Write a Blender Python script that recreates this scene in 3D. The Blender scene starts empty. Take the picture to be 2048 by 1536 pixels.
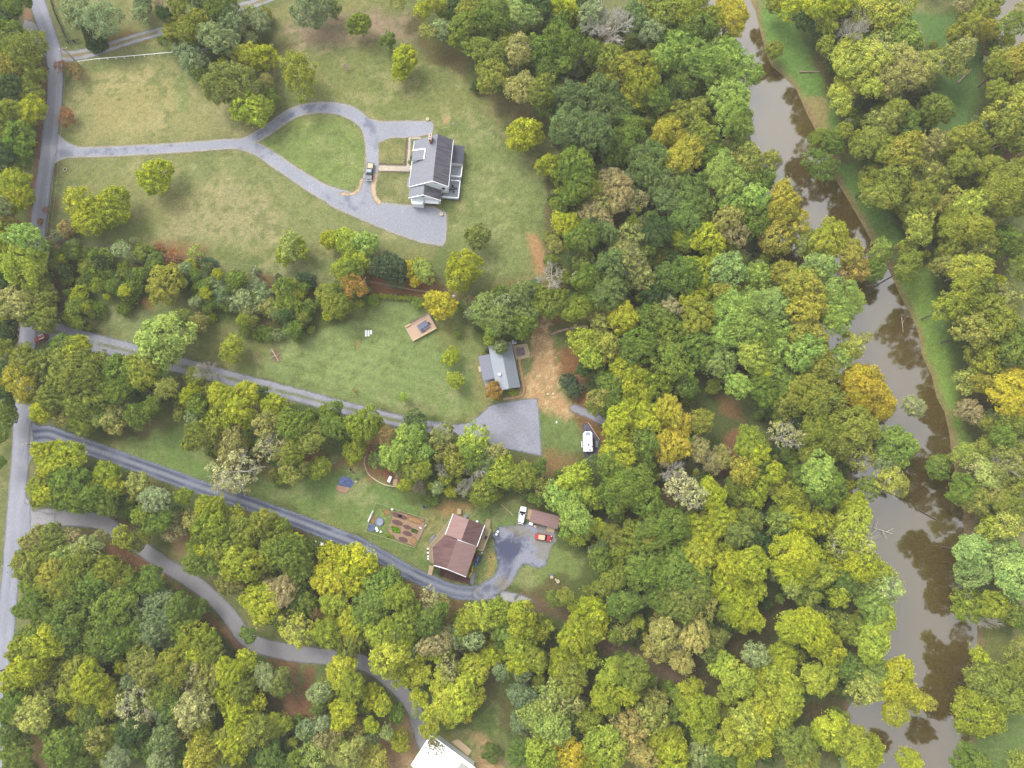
import bpy, math, random
import numpy as np

C = bpy.context.scene
COL = C.collection
rng = np.random.default_rng(7)
random.seed(7)

# ---------------------------------------------------------------- camera, light, exposure
CAM_H = 190.0
TILT = math.radians(9.6)
FPX = 24.0 / 36.0 * 2048
cam = bpy.data.cameras.new('camera'); cam.lens = 24; cam.sensor_width = 36
cam.clip_end = 6000; cam.clip_start = 1
camo = bpy.data.objects.new('camera', cam); COL.objects.link(camo)
camo.location = (0, 0, CAM_H); camo.rotation_euler = (TILT, 0, 0)
C.camera = camo

SUN_EL = math.radians(52); SUN_DIR = math.radians(135)   # light comes from upper left of the picture
w = bpy.data.worlds.new('World'); C.world = w; w.use_nodes = True
nt = w.node_tree; bg = nt.nodes['Background']
sky = nt.nodes.new('ShaderNodeTexSky'); sky.sky_type = 'NISHITA'; sky.sun_disc = False
sky.sun_elevation = SUN_EL; sky.sun_rotation = math.radians(90) - SUN_DIR
sky.dust_density = 3.0; sky.air_density = 1.2
hs = nt.nodes.new('ShaderNodeHueSaturation'); hs.inputs['Saturation'].default_value = 0.15
nt.links.new(sky.outputs[0], hs.inputs['Color']); nt.links.new(hs.outputs[0], bg.inputs['Color'])
bg.inputs['Strength'].default_value = 0.15
sun = bpy.data.lights.new('sun', 'SUN'); sun.energy = 0.75; sun.angle = math.radians(25); sun.color = (1.0, 0.95, 0.86)
suno = bpy.data.objects.new('sun', sun); COL.objects.link(suno)
suno.rotation_euler = (0, math.radians(90) - SUN_EL, SUN_DIR)
suno.location = (-100, 100, 250)
C.view_settings.view_transform = 'Standard'; C.view_settings.look = 'None'
C.view_settings.gamma = 1.0; C.view_settings.exposure = 1.68
C.cycles.max_bounces = 5; C.cycles.diffuse_bounces = 2; C.cycles.glossy_bounces = 2
C.cycles.transparent_max_bounces = 8; C.cycles.transmission_bounces = 2
C.cycles.use_fast_gi = False

# ---------------------------------------------------------------- survey: picture coordinates to the ground
def P(px, py, z=0.0):
    d = ((px - 1024) / FPX, (768 - py) / FPX, -1.0); c, s = math.cos(TILT), math.sin(TILT)
    y = d[1] * c - d[2] * s; zz = d[1] * s + d[2] * c
    t = (z - CAM_H) / zz
    return (d[0] * t, y * t)
def PL(pts, z=0.0):
    return np.array([P(a, b, z) for a, b in pts])
def mpp(px, py, z=0.0):
    a = P(px, py, z); b = P(px + 1, py, z); return b[0] - a[0]

KA = 0.49
def lin(c):
    c = np.asarray(c, float) / 255.0
    return np.where(c <= 0.04045, c / 12.92, ((c + 0.055) / 1.055) ** 2.4)
def alb(*c): return tuple(lin(c) * KA)

# ---------------------------------------------------------------- noise
def vnoise(x, y, scale, seed):
    g = np.random.default_rng(seed).random((256, 256))
    u = x / scale + 1000.3; v = y / scale + 1000.7
    i = np.floor(u).astype(int); j = np.floor(v).astype(int)
    fu = u - i; fv = v - j; fu = fu * fu * (3 - 2 * fu); fv = fv * fv * (3 - 2 * fv)
    i0, i1, j0, j1 = i % 256, (i + 1) % 256, j % 256, (j + 1) % 256
    return (g[i0, j0] * (1 - fu) + g[i1, j0] * fu) * (1 - fv) + (g[i0, j1] * (1 - fu) + g[i1, j1] * fu) * fv
def fbm(x, y, scale, seed, octs=4, gain=0.55):
    t = 0; a = 1; n = 0
    for k in range(octs):
        t = t + a * vnoise(x * math.cos(k) - y * math.sin(k), x * math.sin(k) + y * math.cos(k), scale / 2 ** k, seed + k); n += a; a *= gain
    return t / n
def sstep(a, b, x):
    t = np.clip((x - a) / (b - a), 0, 1); return t * t * (3 - 2 * t)

def seg_dist(x, y, a, b):
    dx, dy = b[0] - a[0], b[1] - a[1]; L2 = dx * dx + dy * dy + 1e-12
    t = np.clip(((x - a[0]) * dx + (y - a[1]) * dy) / L2, 0, 1)
    ex, ey = x - a[0] - t * dx, y - a[1] - t * dy
    side = (dx * (y - a[1]) - dy * (x - a[0])) / math.sqrt(L2)
    return np.sqrt(ex * ex + ey * ey), t, side
def poly_sd(x, y, poly):
    """positive inside"""
    d = np.full(x.shape, 1e9); ins = np.zeros(x.shape, bool); n = len(poly)
    for i in range(n):
        a, b = poly[i], poly[(i + 1) % n]
        d = np.minimum(d, seg_dist(x, y, a, b)[0])
        c = ((a[1] > y) != (b[1] > y)) & (x < (b[0] - a[0]) * (y - a[1]) / (b[1] - a[1] + 1e-12) + a[0])
        ins ^= c
    return np.where(ins, d, -d)
def strip_sd(x, y, pts, hw):
    """half width hw (list or number); returns sd, lateral coordinate, distance along"""
    best = np.full(x.shape, -1e9); lat = np.zeros(x.shape); alo = np.zeros(x.shape); s0 = 0
    hw = [hw] * len(pts) if np.isscalar(hw) else hw
    for i in range(len(pts) - 1):
        d, t, side = seg_dist(x, y, pts[i], pts[i + 1])
        L = math.hypot(*(np.array(pts[i + 1]) - pts[i]))
        sd = hw[i] * (1 - t) + hw[i + 1] * t - d
        m = sd > best
        best = np.where(m, sd, best); lat = np.where(m, np.sign(side) * d, lat); alo = np.where(m, s0 + t * L, alo); s0 += L
    return best, lat, alo
def smooth_line(pts, n=6):
    pts = [np.array(p, float) for p in pts]; out = []
    for i in range(len(pts) - 1):
        p0 = pts[max(i - 1, 0)]; p1 = pts[i]; p2 = pts[i + 1]; p3 = pts[min(i + 2, len(pts) - 1)]
        for k in range(n):
            t = k / n
            out.append(0.5 * ((2 * p1) + (-p0 + p2) * t + (2 * p0 - 5 * p1 + 4 * p2 - p3) * t * t + (-p0 + 3 * p1 - 3 * p2 + p3) * t ** 3))
    out.append(pts[-1]); return out

# ---------------------------------------------------------------- materials
def new_mat(name):
    m = bpy.data.materials.new(name); m.use_nodes = True
    nt = m.node_tree; b = nt.nodes['Principled BSDF']; b.inputs['Specular IOR Level'].default_value = 0.25
    return m, nt, b
def vc_mat(name, rough=0.95, n1=1.2, a1=0.5, n2=4.0, a2=0.35, bump=0.3, alpha=False):
    """surface whose ground colour is a painted-on-survey map (kinds of soil, grass, gravel), broken up by fine grain"""
    m, nt, b = new_mat(name); N = nt.nodes.new; Lk = nt.links.new
    at = N('ShaderNodeAttribute'); at.attribute_name = 'soil'
    geo = N('ShaderNodeNewGeometry')
    n = N('ShaderNodeTexNoise'); n.inputs['Scale'].default_value = n1; n.inputs['Detail'].default_value = 5; n.inputs['Roughness'].default_value = .7
    n_ = N('ShaderNodeTexNoise'); n_.inputs['Scale'].default_value = n2; n_.inputs['Detail'].default_value = 3
    Lk(geo.outputs['Position'], n.inputs['Vector']); Lk(geo.outputs['Position'], n_.inputs['Vector'])
    r1 = N('ShaderNodeMapRange'); r1.inputs[1].default_value = .3; r1.inputs[2].default_value = .7; r1.inputs[3].default_value = 1 - a1 / 2; r1.inputs[4].default_value = 1 + a1 / 2
    r2 = N('ShaderNodeMapRange'); r2.inputs[1].default_value = .3; r2.inputs[2].default_value = .7; r2.inputs[3].default_value = 1 - a2 / 2; r2.inputs[4].default_value = 1 + a2 / 2
    Lk(n.outputs['Fac'], r1.inputs[0]); Lk(n_.outputs['Fac'], r2.inputs[0])
    mu = N('ShaderNodeMath'); mu.operation = 'MULTIPLY'; Lk(r1.outputs[0], mu.inputs[0]); Lk(r2.outputs[0], mu.inputs[1])
    vm = N('ShaderNodeVectorMath'); vm.operation = 'SCALE'; Lk(at.outputs['Color'], vm.inputs[0]); Lk(mu.outputs[0], vm.inputs['Scale'])
    Lk(vm.outputs[0], b.inputs['Base Color']); b.inputs['Roughness'].default_value = rough; b.inputs['Specular IOR Level'].default_value = .1
    bp = N('ShaderNodeBump'); bp.inputs['Strength'].default_value = bump; bp.inputs['Distance'].default_value = .25
    Lk(n_.outputs['Fac'], bp.inputs['Height']); Lk(bp.outputs[0], b.inputs['Normal'])
    if alpha: Lk(at.outputs['Alpha'], b.inputs['Alpha'])
    return m
def mat(name, c, rough=.7, amt=.15, scale=2.0, kind='noise', axis='X', metal=0.0, c2=None, spec=.25):
    """c in display sRGB; grain by noise or bands (boards, seams) in object space"""
    m, nt, b = new_mat(name); N = nt.nodes.new; Lk = nt.links.new
    b.inputs['Roughness'].default_value = rough; b.inputs['Metallic'].default_value = metal; b.inputs['Specular IOR Level'].default_value = spec
    tc = N('ShaderNodeTexCoord')
    n = N('ShaderNodeTexNoise'); n.inputs['Scale'].default_value = scale; n.inputs['Detail'].default_value = 6; n.inputs['Roughness'].default_value = .65
    Lk(tc.outputs['Object'], n.inputs['Vector'])
    mr = N('ShaderNodeMapRange'); mr.inputs[1].default_value = .3; mr.inputs[2].default_value = .7
    Lk(n.outputs['Fac'], mr.inputs[0])
    mx = N('ShaderNodeMix'); mx.data_type = 'RGBA'
    wk = 1.5 if min(c) > 215 else 1.0      # white paint and plastic are truly white
    a = np.array(alb(*c)) * wk; lo = a * (1 - amt); hi = a * (1 + amt) if c2 is None else np.array(alb(*c2))
    mx.inputs['A'].default_value = (*lo, 1); mx.inputs['B'].default_value = (*np.clip(hi, 0, .9), 1)
    Lk(mr.outputs[0], mx.inputs['Factor'])
    out = mx.outputs['Result']
    if kind == 'bands':
        wv = N('ShaderNodeTexWave'); wv.bands_direction = axis; wv.inputs['Scale'].default_value = scale; wv.inputs['Distortion'].default_value = .4
        wv.inputs['Detail'].default_value = 2
        n.inputs['Scale'].default_value = 1.3
        Lk(tc.outputs['Object'], wv.inputs['Vector'])
        m2 = N('ShaderNodeMix'); m2.data_type = 'RGBA'; m2.blend_type = 'MULTIPLY'; m2.inputs['Factor'].default_value = 1
        r3 = N('ShaderNodeMapRange'); r3.inputs[1].default_value = 0; r3.inputs[2].default_value = .35; r3.inputs[3].default_value = 1 - amt * 2; r3.inputs[4].default_value = 1
        Lk(wv.outputs['Fac'], r3.inputs[0]); Lk(out, m2.inputs['A']); Lk(r3.outputs[0], m2.inputs['B']); out = m2.outputs['Result']
    Lk(out, b.inputs['Base Color'])
    return m
def shingle(name, c, streak):
    """asphalt shingles: courses plus weather streaks running down the slope (object Z)"""
    m, nt, b = new_mat(name); N = nt.nodes.new; Lk = nt.links.new
    b.inputs['Roughness'].default_value = .9
    tc = N('ShaderNodeTexCoord'); mp = N('ShaderNodeMapping'); mp.inputs['Scale'].default_value = (.25, 1.6, .3)
    Lk(tc.outputs['Object'], mp.inputs[0])
    n = N('ShaderNodeTexNoise'); n.inputs['Scale'].default_value = 1.0; n.inputs['Detail'].default_value = 4; Lk(mp.outputs[0], n.inputs['Vector'])
    n2 = N('ShaderNodeTexNoise'); n2.inputs['Scale'].default_value = 3.5; n2.inputs['Detail'].default_value = 4; n2.inputs['Roughness'].default_value = .8; Lk(tc.outputs['Object'], n2.inputs['Vector'])
    r = N('ShaderNodeMapRange'); r.inputs[1].default_value = .4; r.inputs[2].default_value = .65; r.inputs[3].default_value = 1; r.inputs[4].default_value = 1 - streak; Lk(n.outputs['Fac'], r.inputs[0])
    r2 = N('ShaderNodeMapRange'); r2.inputs[1].default_value = .3; r2.inputs[2].default_value = .7; r2.inputs[3].default_value = .85; r2.inputs[4].default_value = 1.15; Lk(n2.outputs['Fac'], r2.inputs[0])
    mu = N('ShaderNodeMath'); mu.operation = 'MULTIPLY'; Lk(r.outputs[0], mu.inputs[0]); Lk(r2.outputs[0], mu.inputs[1])
    vm = N('ShaderNodeVectorMath'); vm.operation = 'SCALE'; vm.inputs[0].default_value = alb(*c); Lk(mu.outputs[0], vm.inputs['Scale'])
    Lk(vm.outputs[0], b.inputs['Base Color']); return m
def leaf_mat(name, var=.5):
    m = bpy.data.materials.new(name); m.use_nodes = True; nt = m.node_tree; N = nt.nodes.new; Lk = nt.links.new
    nt.nodes.remove(nt.nodes['Principled BSDF']); out = nt.nodes['Material Output']
    oi = N('ShaderNodeObjectInfo'); at = N('ShaderNodeAttribute'); at.attribute_name = 'tint'
    sp = N('ShaderNodeSeparateColor'); Lk(at.outputs['Color'], sp.inputs[0])
    # leaf by leaf value, clump by clump hue
    mr = N('ShaderNodeMapRange'); mr.inputs[3].default_value = 1 - var; mr.inputs[4].default_value = 1 + var; Lk(sp.outputs['Red'], mr.inputs[0])
    hsn = N('ShaderNodeHueSaturation'); Lk(oi.outputs['Color'], hsn.inputs['Color']); hsn.inputs['Saturation'].default_value = 1.04
    mh = N('ShaderNodeMapRange'); mh.inputs[3].default_value = .474; mh.inputs[4].default_value = .51; Lk(sp.outputs['Green'], mh.inputs[0]); Lk(mh.outputs[0], hsn.inputs['Hue'])
    mv = N('ShaderNodeMapRange'); mv.inputs[3].default_value = 1.25; mv.inputs[4].default_value = .78; Lk(sp.outputs['Green'], mv.inputs[0])
    mul = N('ShaderNodeMath'); mul.operation = 'MULTIPLY'; Lk(mr.outputs[0], mul.inputs[0]); Lk(mv.outputs[0], mul.inputs[1])
    Lk(mul.outputs[0], hsn.inputs['Value'])
    df = N('ShaderNodeBsdfDiffuse'); tr = N('ShaderNodeBsdfTranslucent'); mx = N('ShaderNodeMixShader'); mx.inputs[0].default_value = .32
    Lk(hsn.outputs[0], df.inputs[0]); Lk(hsn.outputs[0], tr.inputs[0]); Lk(df.outputs[0], mx.inputs[1]); Lk(tr.outputs[0], mx.inputs[2])
    Lk(mx.outputs[0], out.inputs[0]); return m

# ---------------------------------------------------------------- mesh helpers
def tag(o, label=None, cat=None, group=None, kind=None):
    if label: o['label'] = label
    if cat: o['category'] = cat
    if group: o['group'] = group
    if kind: o['kind'] = kind
    return o
def fast_mesh(name, verts, quads, attrs=None, face_attr=None):
    me = bpy.data.meshes.new(name); nv = len(verts); nq = len(quads); k = quads.shape[1]
    me.vertices.add(nv); me.vertices.foreach_set('co', np.ascontiguousarray(verts, np.float32).ravel())
    me.loops.add(nq * k); me.loops.foreach_set('vertex_index', np.ascontiguousarray(quads, np.int32).ravel())
    me.polygons.add(nq); me.polygons.foreach_set('loop_start', np.arange(nq, dtype=np.int32) * k)
    me.polygons.foreach_set('loop_total', np.full(nq, k, np.int32))
    me.update(calc_edges=True)
    for nm, arr in (attrs or {}).items():
        a = me.color_attributes.new(nm, 'FLOAT_COLOR', 'POINT'); a.data.foreach_set('color', np.ascontiguousarray(arr, np.float32).ravel())
    return me
def link(name, me, m=None, parent=None, loc=None):
    o = bpy.data.objects.new(name, me); COL.objects.link(o)
    if m is not None:
        if not me.materials: me.materials.append(m)
    if parent is not None: o.parent = parent
    if loc is not None: o.location = loc
    return o
def empty(name, loc, rz=0.0, label=None, cat=None, group=None):
    o = bpy.data.objects.new(name, None); COL.objects.link(o); o.location = loc; o.rotation_euler = (0, 0, rz)
    o.empty_display_size = .3
    return tag(o, label, cat, group)

class MB:
    def __init__(s): s.v = []; s.f = []
    def add(s, vs, fs):
        b = len(s.v); s.v += [tuple(map(float, p)) for p in vs]; s.f += [tuple(b + i for i in f) for f in fs]; return s
    def box(s, x0, x1, y0, y1, z0, z1, rz=0, c=(0, 0)):
        vs = [(x0, y0, z0), (x1, y0, z0), (x1, y1, z0), (x0, y1, z0), (x0, y0, z1), (x1, y0, z1), (x1, y1, z1), (x0, y1, z1)]
        if rz:
            q, n = math.cos(rz), math.sin(rz)
            vs = [(c[0] + x * q - y * n, c[1] + x * n + y * q, z) for x, y, z in vs]
        elif c != (0, 0): vs = [(x + c[0], y + c[1], z) for x, y, z in vs]
        return s.add(vs, [(3, 2, 1, 0), (4, 5, 6, 7), (0, 1, 5, 4), (1, 2, 6, 5), (2, 3, 7, 6), (3, 0, 4, 7)])
    def frus(s, b, z0, t, z1):
        """b, t = (x0,x1,y0,y1)"""
        vs = [(b[0], b[2], z0), (b[1], b[2], z0), (b[1], b[3], z0), (b[0], b[3], z0), (t[0], t[2], z1), (t[1], t[2], z1), (t[1], t[3], z1), (t[0], t[3], z1)]
        return s.add(vs, [(3, 2, 1, 0), (4, 5, 6, 7), (0, 1, 5, 4), (1, 2, 6, 5), (2, 3, 7, 6), (3, 0, 4, 7)])
    def poly(s, pts, z0, z1):
        n = len(pts); vs = [(x, y, z0) for x, y in pts] + [(x, y, z1) for x, y in pts]
        return s.add(vs, [tuple(range(n - 1, -1, -1)), tuple(range(n, 2 * n))] + [(i, (i + 1) % n, n + (i + 1) % n, n + i) for i in range(n)])
    def slab(s, pts, t):
        """planar-ish sheet of 3D corners with thickness t downwards"""
        n = len(pts); vs = [(x, y, z) for x, y, z in pts] + [(x, y, z - t) for x, y, z in pts]
        return s.add(vs, [tuple(range(n)), tuple(range(2 * n - 1, n - 1, -1))] + [(i, n + i, n + (i + 1) % n, (i + 1) % n) for i in range(n)])
    def cyl(s, p, q, r, r2=None, n=8):
        p = np.array(p, float); q = np.array(q, float); r2 = r if r2 is None else r2
        d = q - p; L = np.linalg.norm(d); d /= L + 1e-9
        a = np.cross(d, (0, 0, 1)) if abs(d[2]) < .9 else np.cross(d, (1, 0, 0)); a /= np.linalg.norm(a); b = np.cross(d, a)
        vs = [];
        for o, rr in ((p, r), (q, r2)):
            for k in range(n):
                t = 2 * math.pi * k / n; vs.append(o + rr * (math.cos(t) * a + math.sin(t) * b))
        return s.add(vs, [(k, (k + 1) % n, n + (k + 1) % n, n + k) for k in range(n)] + [tuple(range(n - 1, -1, -1)), tuple(range(n, 2 * n))])
    def dome(s, c, r, h, n=12, m=4):
        vs = []; fs = []
        for j in range(m):
            t = j / m * math.pi / 2
            for k in range(n):
                u = 2 * math.pi * k / n; vs.append((c[0] + r * math.cos(t) * math.cos(u), c[1] + r * math.cos(t) * math.sin(u), c[2] + h * math.sin(t)))
        vs.append((c[0], c[1], c[2] + h))
        for j in range(m - 1):
            for k in range(n): fs.append((j * n + k, j * n + (k + 1) % n, (j + 1) * n + (k + 1) % n, (j + 1) * n + k))
        for k in range(n): fs.append(((m - 1) * n + k, (m - 1) * n + (k + 1) % n, m * n))
        fs.append(tuple(range(n - 1, -1, -1)))
        return s.add(vs, fs)
    def ring(s, c, r0, r1, z0, z1, n=20):
        vs = [(c[0] + r * math.cos(2 * math.pi * k / n), c[1] + r * math.sin(2 * math.pi * k / n), z) for r, z in ((r1, z0), (r1, z1), (r0, z1), (r0, z0)) for k in range(n)]
        return s.add(vs, [(j * n + k, j * n + (k + 1) % n, ((j + 1) % 4) * n + (k + 1) % n, ((j + 1) % 4) * n + k) for j in range(4) for k in range(n)])
    def obj(s, name, m, parent=None, loc=None, bevel=0, label=None, smooth=False):
        me = bpy.data.meshes.new(name); me.from_pydata(s.v, [], s.f); me.update()
        if smooth: me.polygons.foreach_set('use_smooth', [True] * len(me.polygons))
        o = link(name, me, m, parent, loc)
        if bevel:
            md = o.modifiers.new('bevel', 'BEVEL'); md.width = bevel; md.segments = 2; md.limit_method = 'ANGLE'
        if label: o['label'] = label
        return o

# ---------------------------------------------------------------- river and relief
RIVER_E = [(1492, -60), (1500, 0), (1511, 22), (1521, 67), (1530, 100), (1543, 133), (1566, 152), (1593, 180), (1613, 227), (1629, 257), (1650, 310), (1669, 357), (1696, 400), (1719, 440), (1743, 483), (1768, 520), (1783, 552), (1799, 589), (1819, 625), (1836, 665), (1844, 712), (1863, 752), (1873, 795), (1889, 825), (1898, 865), (1903, 905), (1916, 979), (1926, 1022), (1927, 1057), (1929, 1080), (1934, 1150), (1950, 1220), (1955, 1264), (1951, 1314), (1938, 1344), (1936, 1400), (1940, 1454), (1937, 1490), (1915, 1530), (1900, 1600)]
RIVER_W = [(1385, -60), (1398, 0), (1415, 80), (1445, 160), (1465, 250), (1475, 340), (1500, 430), (1545, 500), (1605, 580), (1630, 640), (1645, 700), (1670, 780), (1692, 880), (1705, 980), (1722, 1080), (1738, 1200), (1745, 1300), (1715, 1380), (1690, 1430), (1700, 1500), (1700, 1600)]
RIV = PL(RIVER_E + RIVER_W[::-1], -1.5)
POND = PL([(1968, -60), (1975, 0), (1978, 45), (1985, 70), (2005, 95), (2035, 118), (2120, 150), (2200, 60), (2200, -60)], -1.5)
def river_sd(x, y): return np.maximum(poly_sd(x, y, RIV), poly_sd(x, y, POND))
def relief(x, y):
    x = np.atleast_1d(np.asarray(x, float)); y = np.atleast_1d(np.asarray(y, float))
    return np.interp(river_sd(x, y), [-8, -3.5, 0, 4], [0, -.45, -1.5, -3.2])
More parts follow.
